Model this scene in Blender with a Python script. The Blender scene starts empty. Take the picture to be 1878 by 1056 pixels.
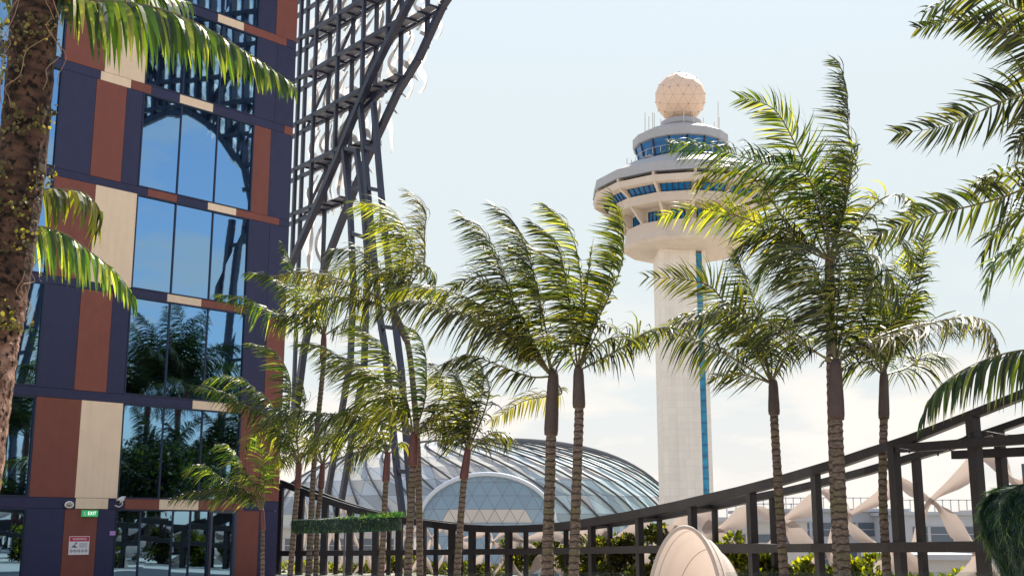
import bpy, bmesh, math, random
from mathutils import Vector, Matrix, noise
R = math.radians
random.seed(7)
C = bpy.context.scene.collection
SC = bpy.context.scene

# ------------------------------------------------------------------ camera
FPX, HOR, EYE = 2150.0, 965.0, 1.7          # focal length and horizon row in photo pixels, eye height
PITCH = math.atan((HOR - 528) / FPX)
cam = bpy.data.cameras.new('camera')
cam.sensor_width = 36; cam.lens = 36 * FPX / 1878
cam.clip_start = 0.05; cam.clip_end = 6000
co = bpy.data.objects.new('camera', cam); C.objects.link(co)
co.location = (0, 0, EYE); co.rotation_euler = (math.pi / 2 + PITCH, 0, 0)
SC.camera = co

# ------------------------------------------------------------------ sky, sun, exposure
SUN_AZ, SUN_EL = 28, 52                      # degrees clockwise from +Y, and above the horizon
SC.view_settings.view_transform = 'Standard'; SC.view_settings.look = 'None'
SC.view_settings.gamma = 1.0; SC.view_settings.exposure = 1.15
w = bpy.data.worlds.new('World'); SC.world = w; w.use_nodes = True
nt = w.node_tree; nt.nodes.clear()
def N(t, **k):
    n = nt.nodes.new(t)
    for a, b in k.items(): setattr(n, a, b)
    return n
wo = N('ShaderNodeOutputWorld'); bg = N('ShaderNodeBackground')
sky = N('ShaderNodeTexSky', sky_type='NISHITA', sun_disc=False)
sky.sun_elevation = R(SUN_EL); sky.sun_rotation = R(SUN_AZ)
sky.air_density = 1.0; sky.dust_density = 0.6; sky.ozone_density = 1.6
tc = N('ShaderNodeTexCoord'); mp = N('ShaderNodeMapping'); mp.inputs['Scale'].default_value = (1, 1, 3.2)
mp.inputs['Location'].default_value = (0.32, 0.1, 0.25)
nz = N('ShaderNodeTexNoise'); nz.inputs['Scale'].default_value = 5.5; nz.inputs['Detail'].default_value = 9; nz.inputs['Roughness'].default_value = .55
cr = N('ShaderNodeMapRange'); cr.inputs['From Min'].default_value = .44; cr.inputs['From Max'].default_value = .56
sep = N('ShaderNodeSeparateXYZ')
el = N('ShaderNodeMapRange'); el.inputs['From Min'].default_value = .21; el.inputs['From Max'].default_value = .07; el.inputs['To Min'].default_value = 0.0; el.inputs['To Max'].default_value = 1.0
mul = N('ShaderNodeMath', operation='MULTIPLY')
hz = N('ShaderNodeMapRange'); hz.inputs['From Min'].default_value = .5; hz.inputs['From Max'].default_value = -.02; hz.inputs['To Min'].default_value = .0; hz.inputs['To Max'].default_value = .35
mixh = N('ShaderNodeMixRGB'); mixh.inputs['Color2'].default_value = (5.3, 5.25, 5.1, 1)
mixc = N('ShaderNodeMixRGB'); mixc.inputs['Color2'].default_value = (4.15, 3.84, 3.52, 1)
L = nt.links.new
L(tc.outputs['Generated'], mp.inputs[0]); L(mp.outputs[0], nz.inputs['Vector']); L(nz.outputs['Fac'], cr.inputs[0])
L(tc.outputs['Generated'], sep.inputs[0]); L(sep.outputs['Z'], el.inputs[0]); L(sep.outputs['Z'], hz.inputs[0])
by = N('ShaderNodeMapRange'); by.inputs['From Min'].default_value = .35; by.inputs['From Max'].default_value = -.1; by.inputs['To Max'].default_value = .65
am = N('ShaderNodeMath', operation='ADD'); am.use_clamp = True; L(sep.outputs['Y'], by.inputs[0]); L(by.outputs[0], am.inputs[0]); L(el.outputs[0], am.inputs[1])
L(cr.outputs[0], mul.inputs[0]); L(am.outputs[0], mul.inputs[1])
L(sky.outputs[0], mixh.inputs['Color1'])
L(mixh.outputs[0], mixc.inputs['Color1']); L(mul.outputs[0], mixc.inputs['Fac'])
fy = N('ShaderNodeMapRange'); fy.inputs['From Min'].default_value = -.35; fy.inputs['From Max'].default_value = .75; fy.inputs['To Min'].default_value = .10; fy.inputs['To Max'].default_value = .90
ad = N('ShaderNodeMath', operation='ADD'); ad.use_clamp = True
L(sep.outputs['Y'], fy.inputs[0]); L(fy.outputs[0], ad.inputs[0]); L(hz.outputs[0], ad.inputs[1])
hc = N('ShaderNodeValToRGB'); e = hc.color_ramp.elements; e[0].position = 0; e[0].color = (.95, .90, .845, 1); e[1].position = .42; e[1].color = (.785, .875, .925, 1); q_ = e.new(.14); q_.color = (.775, .855, .875, 1)
hv = N('ShaderNodeVectorMath', operation='SCALE'); hv.inputs['Scale'].default_value = 3.84
L(sep.outputs['Z'], hc.inputs[0]); L(hc.outputs[0], hv.inputs[0]); L(hv.outputs[0], mixh.inputs['Color2']); L(ad.outputs[0], mixh.inputs['Fac'])
L(mixc.outputs[0], bg.inputs['Color']); bg.inputs['Strength'].default_value = 0.12
L(bg.outputs[0], wo.inputs[0])
sun = bpy.data.lights.new('sun', 'SUN'); sun.energy = 4.0; sun.angle = R(0.6); sun.color = (1, .93, .82)
so = bpy.data.objects.new('sun', sun); C.objects.link(so)
SV = Vector((math.sin(R(SUN_AZ)) * math.cos(R(SUN_EL)), math.cos(R(SUN_AZ)) * math.cos(R(SUN_EL)), math.sin(R(SUN_EL))))
so.rotation_euler = SV.to_track_quat('Z', 'Y').to_euler(); so.location = (0, 0, 60)

# ------------------------------------------------------------------ helpers
def ray(px, py):
    u = (px - 939) / FPX; v = (528 - py) / FPX
    return Vector((u, math.cos(PITCH) - v * math.sin(PITCH), math.sin(PITCH) + v * math.cos(PITCH)))
def P(px, py, Y):
    r = ray(px, py); t = Y / r.y
    return Vector((r.x * t, Y, EYE + r.z * t))
def mat(name, col, rough=.6, metal=0, spec=.5, bump=0, bscale=30, var=0, vscale=3, col2=None, transl=0, tcol=None, emit=None, coat=0):
    m = bpy.data.materials.new(name); m.use_nodes = True; t = m.node_tree; b = t.nodes['Principled BSDF']
    b.inputs['Base Color'].default_value = (*col, 1); b.inputs['Roughness'].default_value = rough
    b.inputs['Metallic'].default_value = metal; b.inputs['Specular IOR Level'].default_value = spec
    b.inputs['Coat Weight'].default_value = coat
    geo = t.nodes.new('ShaderNodeTexCoord')
    if var or col2:
        n = t.nodes.new('ShaderNodeTexNoise'); n.inputs['Scale'].default_value = vscale; n.inputs['Detail'].default_value = 6
        t.links.new(geo.outputs['Object'], n.inputs['Vector'])
        mr = t.nodes.new('ShaderNodeMapRange'); mr.inputs['From Min'].default_value = .3; mr.inputs['From Max'].default_value = .7
        t.links.new(n.outputs['Fac'], mr.inputs[0])
        mx = t.nodes.new('ShaderNodeMixRGB'); mx.inputs['Color1'].default_value = (*col, 1)
        c2 = col2 if col2 else tuple(max(0, c * (1 - var)) for c in col)
        mx.inputs['Color2'].default_value = (*c2, 1); t.links.new(mr.outputs[0], mx.inputs['Fac'])
        t.links.new(mx.outputs[0], b.inputs['Base Color'])
    if bump:
        n = t.nodes.new('ShaderNodeTexNoise'); n.inputs['Scale'].default_value = bscale; n.inputs['Detail'].default_value = 5
        t.links.new(geo.outputs['Object'], n.inputs['Vector'])
        bp = t.nodes.new('ShaderNodeBump'); bp.inputs['Strength'].default_value = bump; bp.inputs['Distance'].default_value = .02
        t.links.new(n.outputs['Fac'], bp.inputs['Height']); t.links.new(bp.outputs[0], b.inputs['Normal'])
    if transl:
        tr = t.nodes.new('ShaderNodeBsdfTranslucent'); tr.inputs['Color'].default_value = (*(tcol or col), 1)
        mx = t.nodes.new('ShaderNodeMixShader'); mx.inputs[0].default_value = transl
        t.links.new(b.outputs[0], mx.inputs[1]); t.links.new(tr.outputs[0], mx.inputs[2])
        t.links.new(mx.outputs[0], t.nodes['Material Output'].inputs['Surface'])
    if emit:
        b.inputs['Emission Color'].default_value = (*col, 1); b.inputs['Emission Strength'].default_value = emit
    return m

def panelise(m):             # slight tone shift from panel to panel and faint rain streaks
    t = m.node_tree; b = t.nodes['Principled BSDF']; src = b.inputs['Base Color'].links[0].from_socket
    oi = t.nodes.new('ShaderNodeObjectInfo'); mr = t.nodes.new('ShaderNodeMapRange'); mr.inputs['To Min'].default_value = .92; mr.inputs['To Max'].default_value = 1.08
    t.links.new(oi.outputs['Random'], mr.inputs[0]); tc_ = t.nodes.new('ShaderNodeTexCoord'); mp_ = t.nodes.new('ShaderNodeMapping'); mp_.inputs['Scale'].default_value = (3, 3, .22)
    n = t.nodes.new('ShaderNodeTexNoise'); n.inputs['Scale'].default_value = 2.4; n.inputs['Detail'].default_value = 6; t.links.new(tc_.outputs['Object'], mp_.inputs[0]); t.links.new(mp_.outputs[0], n.inputs['Vector'])
    m2 = t.nodes.new('ShaderNodeMapRange'); m2.inputs['From Min'].default_value = .3; m2.inputs['From Max'].default_value = .7; m2.inputs['To Min'].default_value = .955; m2.inputs['To Max'].default_value = 1.03
    t.links.new(n.outputs['Fac'], m2.inputs[0]); q = t.nodes.new('ShaderNodeMath'); q.operation = 'MULTIPLY'; t.links.new(mr.outputs[0], q.inputs[0]); t.links.new(m2.outputs[0], q.inputs[1])
    v = t.nodes.new('ShaderNodeVectorMath'); v.operation = 'SCALE'; t.links.new(src, v.inputs[0]); t.links.new(q.outputs[0], v.inputs['Scale']); t.links.new(v.outputs[0], b.inputs['Base Color'])
class MB:
    def __init__(s): s.v = []; s.f = []; s.mi = []
    def add(s, vs, fs, mi=0):
        o = len(s.v); s.v += [tuple(x) for x in vs]
        s.f += [tuple(i + o for i in f) for f in fs]; s.mi += [mi] * len(fs)
    def hexa(s, c, mi=0):     # 8 corners: 0-3 bottom loop, 4-7 top loop
        s.add(c, [(0, 3, 2, 1), (4, 5, 6, 7), (0, 1, 5, 4), (1, 2, 6, 5), (2, 3, 7, 6), (3, 0, 4, 7)], mi)
    def box(s, a, b, mi=0):
        x0, y0, z0 = a; x1, y1, z1 = b
        s.hexa([(x0, y0, z0), (x1, y0, z0), (x1, y1, z0), (x0, y1, z0), (x0, y0, z1), (x1, y0, z1), (x1, y1, z1), (x0, y1, z1)], mi)
    def bar(s, p, q, w, h=None, up=Vector((0, 0, 1)), mi=0):   # w across, h along 'up'
        p = Vector(p); q = Vector(q); d = (q - p).normalized(); h = h or w
        if abs(d.dot(up)) > .97: up = Vector((0.6, -.8, 0))
        a = d.cross(up).normalized(); b = a.cross(d).normalized()
        a *= w / 2; b *= h / 2
        s.hexa([p - a - b, p + a - b, p + a + b, p - a + b, q - a - b, q + a - b, q + a + b, q - a + b], mi)
    def tube(s, pts, rad, n=8, mi=0, cap=True):
        pts = [Vector(p) for p in pts]; k = len(pts); rings = []
        prev = None
        for i, p in enumerate(pts):
            d = (pts[min(i + 1, k - 1)] - pts[max(i - 1, 0)]).normalized()
            if prev is None:
                a = d.cross(Vector((0, 1, .01))); a = a if a.length > .1 else d.cross(Vector((1, 0, 0)))
            else: a = prev - d * prev.dot(d)
            a.normalize(); prev = a; b = d.cross(a)
            r = rad[i] if isinstance(rad, (list, tuple)) else rad
            rings.append([p + (a * math.cos(2 * math.pi * j / n) + b * math.sin(2 * math.pi * j / n)) * r for j in range(n)])
        vs = [v for r_ in rings for v in r_]; fs = []
        for i in range(k - 1):
            for j in range(n): fs.append((i * n + j, i * n + (j + 1) % n, (i + 1) * n + (j + 1) % n, (i + 1) * n + j))
        if cap: fs += [tuple(range(n - 1, -1, -1)), tuple((k - 1) * n + j for j in range(n))]
        s.add(vs, fs, mi)
    def lathe(s, prof, c, n=24, mi=0, a0=0.0, closed=True):     # prof: (r, z)
        vs = []; fs = []
        for r, z in prof:
            for j in range(n):
                a = a0 + 2 * math.pi * j / n; vs.append((c[0] + r * math.cos(a), c[1] + r * math.sin(a), z))
        for i in range(len(prof) - 1):
            for j in range(n): fs.append((i * n + j, i * n + (j + 1) % n, (i + 1) * n + (j + 1) % n, (i + 1) * n + j))
        if closed: fs += [tuple(range(n - 1, -1, -1)), tuple((len(prof) - 1) * n + j for j in range(n))]
        s.add(vs, fs, mi)
    def build(s, name, mats, parent=None, smooth=False):
        me = bpy.data.meshes.new(name)
        org = Vector(parent['_o']) if parent is not None and '_o' in parent else Vector((0, 0, 0))
        me.from_pydata([(v[0] - org.x, v[1] - org.y, v[2] - org.z) for v in s.v], [], s.f)
        for m in (mats if isinstance(mats, (list, tuple)) else [mats]): me.materials.append(m)
        for p, i in zip(me.polygons, s.mi): p.material_index = i; p.use_smooth = smooth
        me.update()
        o = bpy.data.objects.new(name, me); C.objects.link(o)
        if parent is not None: o.parent = parent; o['_o'] = tuple(org); TMP.append(o)
        return o
TMP = []
def thing(name, label, cat, loc, group=None):
    o = bpy.data.objects.new(name, None); C.objects.link(o); o.location = loc; o.empty_display_size = .3
    o['label'] = label; o['category'] = cat; o['_o'] = tuple(loc); TMP.append(o)
    if group: o['group'] = group
    return o
def tag(o, label, cat, group=None):
    o['label'] = label; o['category'] = cat
    if group: o['group'] = group
    return o
def one(mb, name, mats, label, cat, group=None, smooth=False):     # a thing that is one mesh, origin at its base centre
    n = len(mb.v); c = Vector((sum(v[0] for v in mb.v) / n, sum(v[1] for v in mb.v) / n, min(v[2] for v in mb.v)))
    mb.v = [(v[0] - c.x, v[1] - c.y, v[2] - c.z) for v in mb.v]
    o = mb.build(name, mats, None, smooth); o.location = c
    return tag(o, label, cat, group)
def struct(o, kind='structure'): o['kind'] = kind; return o
def spline(pts, n):          # Catmull-Rom through 3-D points
    pts = [Vector(p) for p in pts]; k = len(pts)
    e = [pts[0] * 2 - pts[1]] + pts + [pts[-1] * 2 - pts[-2]]
    out = []
    for i in range(n + 1):
        t = i / n * (k - 1); j = min(int(t), k - 2); u = t - j
        a, b, c, d = e[j], e[j + 1], e[j + 2], e[j + 3]
        out.append(.5 * ((2 * b) + (c - a) * u + (2 * a - 5 * b + 4 * c - d) * u * u + (3 * b - a - 3 * c + d) * u ** 3))
    return out

# ------------------------------------------------------------------ materials
def leaf_mat(name, dark, mid, yel, dry, gloss=.38, seed=0.0):
    m = bpy.data.materials.new(name); m.use_nodes = True; t = m.node_tree; b = t.nodes['Principled BSDF']
    g = t.nodes.new('ShaderNodeNewGeometry'); r = t.nodes.new('ShaderNodeValToRGB')
    e = r.color_ramp.elements; e[0].position = 0; e[0].color = (*dark, 1); e[1].position = 1; e[1].color = (*dry, 1)
    for p_, c_ in ((.5, mid), (.80, yel)): q = e.new(p_); q.color = (*c_, 1)
    oi = t.nodes.new('ShaderNodeObjectInfo'); rv = t.nodes.new('ShaderNodeValToRGB'); ee = rv.color_ramp.elements
    ee[0].position = 0; ee[0].color = (.20, .21, .25, 1); ee[1].position = 1; ee[1].color = (.95, .95, .55, 1); q = ee.new(.6); q.color = (.40, .42, .36, 1)
    sc2 = t.nodes.new('ShaderNodeVectorMath'); sc2.operation = 'SCALE'; sc2.inputs['Scale'].default_value = 2.0
    ml2 = t.nodes.new('ShaderNodeMixRGB'); ml2.blend_type = 'MULTIPLY'; ml2.inputs['Fac'].default_value = 1
    t.links.new(g.outputs['Random Per Island'], r.inputs[0]); t.links.new(oi.outputs['Random'], rv.inputs[0]); t.links.new(rv.outputs[0], sc2.inputs[0])
    t.links.new(r.outputs[0], ml2.inputs['Color1']); t.links.new(sc2.outputs[0], ml2.inputs['Color2']); r = ml2; t.links.new(r.outputs[0], b.inputs['Base Color'])
    b.inputs['Roughness'].default_value = gloss; b.inputs['Specular IOR Level'].default_value = .55
    tr = t.nodes.new('ShaderNodeBsdfTranslucent'); mx = t.nodes.new('ShaderNodeMixShader'); mx.inputs[0].default_value = .48
    h = t.nodes.new('ShaderNodeMixRGB'); h.blend_type = 'MULTIPLY'; h.inputs['Fac'].default_value = 1; h.inputs['Color2'].default_value = (3.3, 3.5, .42, 1)
    t.links.new(r.outputs[0], h.inputs['Color1']); t.links.new(h.outputs[0], tr.inputs['Color'])
    t.links.new(b.outputs[0], mx.inputs[1]); t.links.new(tr.outputs[0], mx.inputs[2])
    t.links.new(mx.outputs[0], t.nodes['Material Output'].inputs['Surface'])
    return m
LEAF = leaf_mat('palm_leaf', (.007, .010, .008), (.021, .030, .013), (.080, .094, .014), (.20, .17, .11))
LEAFG = leaf_mat('palm_leaf_green', (.012, .026, .020), (.024, .050, .026), (.055, .085, .022), (.2, .19, .13))
LEAFY = leaf_mat('palm_leaf_yellow', (.018, .026, .008), (.070, .085, .012), (.17, .165, .016), (.27, .21, .06))
LEAFD = leaf_mat('palm_leaf_dry', (.035, .035, .02), (.09, .078, .048), (.15, .125, .08), (.25, .20, .14), .48)
BUSHL = leaf_mat('shrub_leaf', (.02, .03, .010), (.05, .06, .014), (.13, .12, .018), (.24, .20, .05), .45)
RACH = mat('palm_rachis', (.16, .13, .05), .45, var=.4, vscale=8)
SHAFTR = mat('crownshaft_red', (.13, .035, .03), .45, var=.45, vscale=6)
SHAFTB = mat('crownshaft_brown', (.07, .042, .034), .6, var=.4, vscale=6, bump=.4, bscale=20)
SHAFTG = mat('crownshaft_green', (.13, .17, .05), .45, var=.4, vscale=6)
def trunk_mat(name, c1, c2, moss, rs=11.0, bare=False):
    m = bpy.data.materials.new(name); m.use_nodes = True; t = m.node_tree; b = t.nodes['Principled BSDF']
    b.inputs['Roughness'].default_value = .85; b.inputs['Specular IOR Level'].default_value = .2
    g = t.nodes.new('ShaderNodeTexCoord')
    def nz(scale, det=6, sc=(1, 1, 1)):
        mp = t.nodes.new('ShaderNodeMapping'); mp.inputs['Scale'].default_value = sc
        n = t.nodes.new('ShaderNodeTexNoise'); n.inputs['Scale'].default_value = scale; n.inputs['Detail'].default_value = det
        t.links.new(g.outputs['Object'], mp.inputs[0]); t.links.new(mp.outputs[0], n.inputs['Vector']); return n
    def mr(o, a, b_):
        q = t.nodes.new('ShaderNodeMapRange'); q.inputs['From Min'].default_value = a; q.inputs['From Max'].default_value = b_
        t.links.new(o, q.inputs[0]); return q.outputs[0]
    def mx(fac, x, y):
        q = t.nodes.new('ShaderNodeMixRGB'); t.links.new(fac, q.inputs['Fac'])
        for k, z in (('Color1', x), ('Color2', y)):
            if isinstance(z, tuple): q.inputs[k].default_value = (*z, 1)
            else: t.links.new(z, q.inputs[k])
        return q.outputs[0]
    base = mx(mr(nz(14, 8, (1, 1, 2.2)).outputs['Fac'], .35, .65), c1, c2)
    m2 = mx(mr(nz(1.8).outputs['Fac'], .5, .68), base, moss)
    if bare:         # the lower trunk has shed its fibre and shows pale bark
        sp_ = t.nodes.new('ShaderNodeSeparateXYZ'); t.links.new(g.outputs['Object'], sp_.inputs[0])
        a_ = t.nodes.new('ShaderNodeMath'); a_.operation = 'ADD'; n_ = nz(7, 8); t.links.new(sp_.outputs[2], a_.inputs[0]); t.links.new(n_.outputs['Fac'], a_.inputs[1])
        m2 = mx(mr(a_.outputs[0], 3.22, 2.78), m2, mx(mr(nz(22, 8).outputs['Fac'], .35, .6), (.36, .22, .165), (.10, .05, .035)))
    wv = t.nodes.new('ShaderNodeTexWave'); wv.wave_type = 'BANDS'; wv.bands_direction = 'Z'; wv.inputs['Scale'].default_value = rs
    wv.inputs['Distortion'].default_value = 3.5; wv.inputs['Detail'].default_value = 3; wv.inputs['Detail Scale'].default_value = 2.5
    t.links.new(g.outputs['Object'], wv.inputs['Vector'])
    m3 = mx(mr(wv.outputs['Fac'], .72, 1.0), m2, tuple(c * .5 for c in c2))
    if bare: m3 = mx(mr(nz(40, 4).outputs['Fac'], .52, .62), m2, tuple(c * .35 for c in c2))
    t.links.new(m3, b.inputs['Base Color'])
    bp = t.nodes.new('ShaderNodeBump'); bp.inputs['Strength'].default_value = .8; bp.inputs['Distance'].default_value = .03
    t.links.new(nz(30, 8).outputs['Fac'], bp.inputs['Height']); t.links.new(bp.outputs[0], b.inputs['Normal'])
    return m
TRUNK = trunk_mat('palm_trunk', (.20, .152, .125), (.09, .062, .05), (.13, .12, .05), 2.9)
TRUNKR = trunk_mat('palm_trunk_rough', (.085, .045, .03), (.018, .011, .009), (.10, .075, .03), 1.7, bare=True)
NAVY = mat('panel_navy', (.029, .030, .078), .45, spec=.3, bump=.06, bscale=60, var=.15)
BROWN = mat('panel_brown', (.215, .066, .047), .5, spec=.3, bump=.06, bscale=60, var=.12)
BEIGE = mat('panel_beige', (.80, .61, .43), .5, spec=.35, bump=.05, bscale=60, var=.05)
for m_ in (NAVY, BROWN, BEIGE): panelise(m_)
GLASS = mat('mirror_glass', (.20, .35, .50), .015, metal=1.0, bump=.03, bscale=.5)
FRAME = mat('window_frame', (.018, .024, .055), .4, metal=.3)
STEEL = mat('steel_blue', (.032, .036, .068), .38, metal=.0, spec=.5, var=.3, bump=.15, bscale=12)
STEELB = mat('steel_brown', (.017, .012, .012), .45, spec=.4, vscale=2, bump=.25, bscale=10, col2=(.011, .008, .010))
PETAL = mat('petal_white', (.75, .72, .70), .5, transl=.6, tcol=(.92, .9, .88))
PETALG = mat('petal_grey', (.42, .40, .41), .5, transl=.25, tcol=(.5, .48, .48))
PETALP = mat('petal_pink', (.62, .52, .47), .5, var=.18, vscale=1.2, bump=.1, transl=.25, tcol=(.7, .58, .52))
DECK = mat('deck_paving', (.50, .44, .37), .6, var=.15, vscale=1.5)

FC = [(515, 43.5), (600, 43), (700, 42.5), (800, 41.5), (900, 39.5), (1000, 37), (1100, 33.5), (1200, 30), (1300, 26.5), (1400, 23.5), (1500, 21), (1640, 18.5), (1790, 16.5), (1920, 15), (2060, 13.6)]
def interp(L_, x):
    for (a, ya), (b, yb) in zip(L_, L_[1:]):
        if x <= b: return ya + (yb - ya) * (x - a) / (b - a)
    return L_[-1][1]
# ------------------------------------------------------------------ ground
g = MB(); g.add([(-3000, -3000, -12), (3000, -3000, -12), (3000, 3000, -12), (-3000, 3000, -12)], [(0, 1, 2, 3)])
struct(g.build('ground', mat('ground', (.46, .42, .35), .9, var=.4, vscale=.05)))
edge = [(-60, 48), (-16, 48)]
for x_ in range(515, 1900, 60):
    q_ = P(x_, HOR, interp(FC, x_)); o_ = 4.5 if x_ < 1000 else 4.5 + 2.5 * min(1, (x_ - 1000) / 400); edge.append((q_.x + o_ * .45 * (x_ > 1000), q_.y + o_))
edge += [(23, 48), (75, 48), (75, -40), (-60, -40)]
edge.reverse(); n_ = len(edge)
g = MB(); g.add([(x, y, 0) for x, y in edge] + [(x, y, -1.2) for x, y in edge], [tuple(range(n_ - 1, -1, -1)), tuple(range(n_, 2 * n_))] + [(i, (i + 1) % n_, n_ + (i + 1) % n_, n_ + i) for i in range(n_)])
g.f[0] = tuple(reversed(g.f[0])); g.f[1] = tuple(reversed(g.f[1])); struct(g.build('pool_deck', DECK))

LEAFS = leaf_mat('leaf_painted_dark', (.003, .006, .005), (.006, .012, .007), (.015, .022, .008), (.03, .035, .02), .5)  # leaf colour darkened so the mirrored trees look like shaded silhouettes
# ------------------------------------------------------------------ hotel facade
A = P(340, HOR, 39); U = Vector((.68, .73, 0)).normalized(); NRM = Vector((U.y, -U.x, 0))
def F(s, z, o=0): return Vector((A.x + U.x * s + NRM.x * o, A.y + U.y * s + NRM.y * o, z))
def FP(px, py):                # photo pixel -> (s, z) on the facade
    r = ray(px, py); t = (A.x * NRM.x + A.y * NRM.y) / (r.x * NRM.x + r.y * NRM.y)
    q = r * t; return ((q.x - A.x) * U.x + (q.y - A.y) * U.y, EYE + q.z)
def fbox(mb, s0, s1, z0, z1, o0, o1, mi=0):
    mb.hexa([F(s0, z0, o1), F(s1, z0, o1), F(s1, z0, o0), F(s0, z0, o0), F(s0, z1, o1), F(s1, z1, o1), F(s1, z1, o0), F(s0, z1, o0)], mi)
hotel = thing('hotel_building', 'tall hotel building with navy, brown and cream cladding panels and mirror glass windows', 'hotel', F(0, 0, -4))
m = MB(); fbox(m, -14.9, 3.6, -1, 26.3, -8, -.13); m.build('wall', NAVY, hotel)
dsheet = MB(); dsheet.add([F(-25, .004, 0), F(3.6, .004, 0), F(3.6, .004, 9.5), F(-25, .004, 9.5)], [(0, 3, 2, 1)]); struct(dsheet.build('dark_reflection_sheet', mat('dark_sheet', (.06, .055, .055), .6, var=.4)))  # added dark sheet, dims the bright deck mirrored in the ground-floor glass
ZB = [(2.23, 2.56), (5.53, 5.82), (9.0, 9.26), (12.42, 12.68), (15.94, 16.25), (19.35, 19.66), (22.8, 23.1)]
NB = 'nbe'; MC = {'n': NAVY, 'b': BROWN, 'e': BEIGE}
CN = {'n': 'navy cladding panel', 'b': 'reddish brown cladding panel', 'e': 'cream cladding panel'}
def panel(s0, s1, z0, z1, c):
    m = MB(); e = .006; o = {'n': -.006, 'b': 0.0, 'e': .003}[c]
    fbox(m, s0 + e, s1 - e, z0 + e, z1 - e, -.12, o); ob = m.build('cladding_panel', MC[c], hotel); ob['label'] = CN[c]
def window(s0, s1, z0, z1, mull, door=None):
    fr = MB(); t = .045
    fbox(fr, s0, s1, z0, z0 + t, -.12, .01); fbox(fr, s0, s1, z1 - t, z1, -.12, .01)
    fbox(fr, s0, s0 + t, z0 + t, z1 - t, -.12, .01); fbox(fr, s1 - t, s1, z0 + t, z1 - t, -.12, .01)
    f = fr.build('window', FRAME, hotel)
    xs = [s0 + t] + mull + [s1 - t]
    for a, b in zip(xs[:-1], xs[1:]):
        g_ = MB(); tl = random.uniform(-.012, .012)
        c = [F(a + .012, z0 + t, -.06 + tl), F(b - .012, z0 + t, -.06), F(b - .012, z1 - t, -.06 - tl), F(a + .012, z1 - t, -.06 - tl * .5)]
        d = [v - NRM * .02 for v in c]
        g_.hexa([c[0], c[1], d[1], d[0], c[3], c[2], d[2], d[3]]); g_.build('pane', GLASS, f)
    for x in mull:
        mm = MB(); fbox(mm, x - .022, x + .022, z0 + t, z1 - t, -.1, -.02); mm.build('mullion', FRAME, f)
    return f
lo = [0.0] + [b for a, b in ZB]; hi = [a for a, b in ZB] + [26.0]
left = ['nbn', 'b_e', 'nbn', 'b_e', 'nbn', 'b_e', 'nbn', 'b_e']
for k in range(8):
    z0, z1 = lo[k], hi[k]
    if left[k] == 'nbn':
        q = [-5.3, -4.15, -3.08, -2.47]
        for a, b, c in zip(q, q[1:], 'nbn'): panel(a, b, z0, z1, c)
    else:
        m_ = -3.87 if k == 1 else -3.92
        panel(-5.3, m_, z0, z1, 'b'); panel(m_, -2.47, z0, z1, 'e')
    window(-7.6, -5.3, z0 if k else .05, z1, [-6.5])
    for a, b, c in ((-9.2, -7.6, 'n'), (-10.4, -9.2, 'b'), (-11.6, -10.4, 'e' if k % 2 else 'n'), (-14.9, -11.6, 'n')): panel(a, b, z0, z1, c)
    r_ = [('b', 1.95, 2.86, 'n'), ('b', 1.95, 2.2, 'b'), ('n', 1.95, 2.86, 'b'), ('n', 1.95, 2.8, 'n'), ('b', 1.95, 2.68, 'n'), ('n', 1.95, 2.8, 'n'), ('n', 1.95, 2.7, 'b'), ('b', 1.95, 2.8, 'n')][k]
    panel(r_[1], r_[2], z0, z1, r_[0]); panel(r_[2], 3.65, z0, z1, r_[3])
    if k: window(-2.47, 1.95, z0, z1, [-1.0, .45])
    else: window(-2.47, .92, .02, z1, [-1.6, -.45, .2])
bands = [[(-14.9, -3.83, 'n'), (-3.83, -2.76, 'e'), (-2.76, -2.2, 'n'), (-2.2, -1.0, 'b'), (-1.0, .45, 'e'), (.45, 2.2, 'b'), (2.2, 3.65, 'n')],
         [(-14.9, 0.02, 'n'), (.02, 1.36, 'e'), (1.36, 2.3, 'b'), (2.3, 3.65, 'n')],
         [(-14.9, -1.15, 'n'), (-1.15, .15, 'e'), (.15, 1.95, 'b'), (1.95, 3.65, 'n')],
         [(-14.9, -2.1, 'n'), (-2.1, -1.0, 'b'), (-1.0, .2, 'n'), (.2, 1.35, 'e'), (1.35, 3.2, 'b'), (3.2, 3.65, 'n')],
         [(-14.9, -4.03, 'n'), (-4.03, -2.95, 'e'), (-2.95, -2.2, 'b'), (-2.2, -1.12, 'n'), (-1.12, .2, 'e'), (.2, 3.25, 'n'), (3.25, 3.65, 'b')],
         [(-14.9, -2.1, 'n'), (-2.1, -1.55, 'b'), (-1.55, .2, 'n'), (.2, 1.3, 'e'), (1.3, 3.2, 'b'), (3.2, 3.65, 'n')],
         [(-14.9, -1, 'n'), (-1, .4, 'e'), (.4, 3.65, 'n')]]
for (z0, z1), bl in zip(ZB, bands):
    for a, b, c in bl: panel(a, b, z0, z1, c)
# glass door
dr = MB(); t = .09; s0, s1, z0, z1 = .92, 1.95, .02, 2.23
for a in ((s0, s1, z1 - t, z1), (s0, s0 + t, z0, z1 - t), (s1 - t, s1, z0, z1 - t), (s0 + t, s1 - t, z0, z0 + t)): fbox(dr, *a, -.1, .03)
door = dr.build('door', mat('door_frame', (.07, .07, .10), .4, metal=.4), hotel); door['label'] = 'grey framed mirror glass door'
g_ = MB(); fbox(g_, s0 + t, s1 - t, z0 + t, z1 - t, -.07, -.05); g_.build('pane', GLASS, door)
h_ = MB(); h_.tube([F(1.78, .9, .07), F(1.78, 1.3, .07)], .015); h_.tube([F(1.78, .95, .02), F(1.78, .95, .07)], .01); h_.build('handle', FRAME, door)

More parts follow.
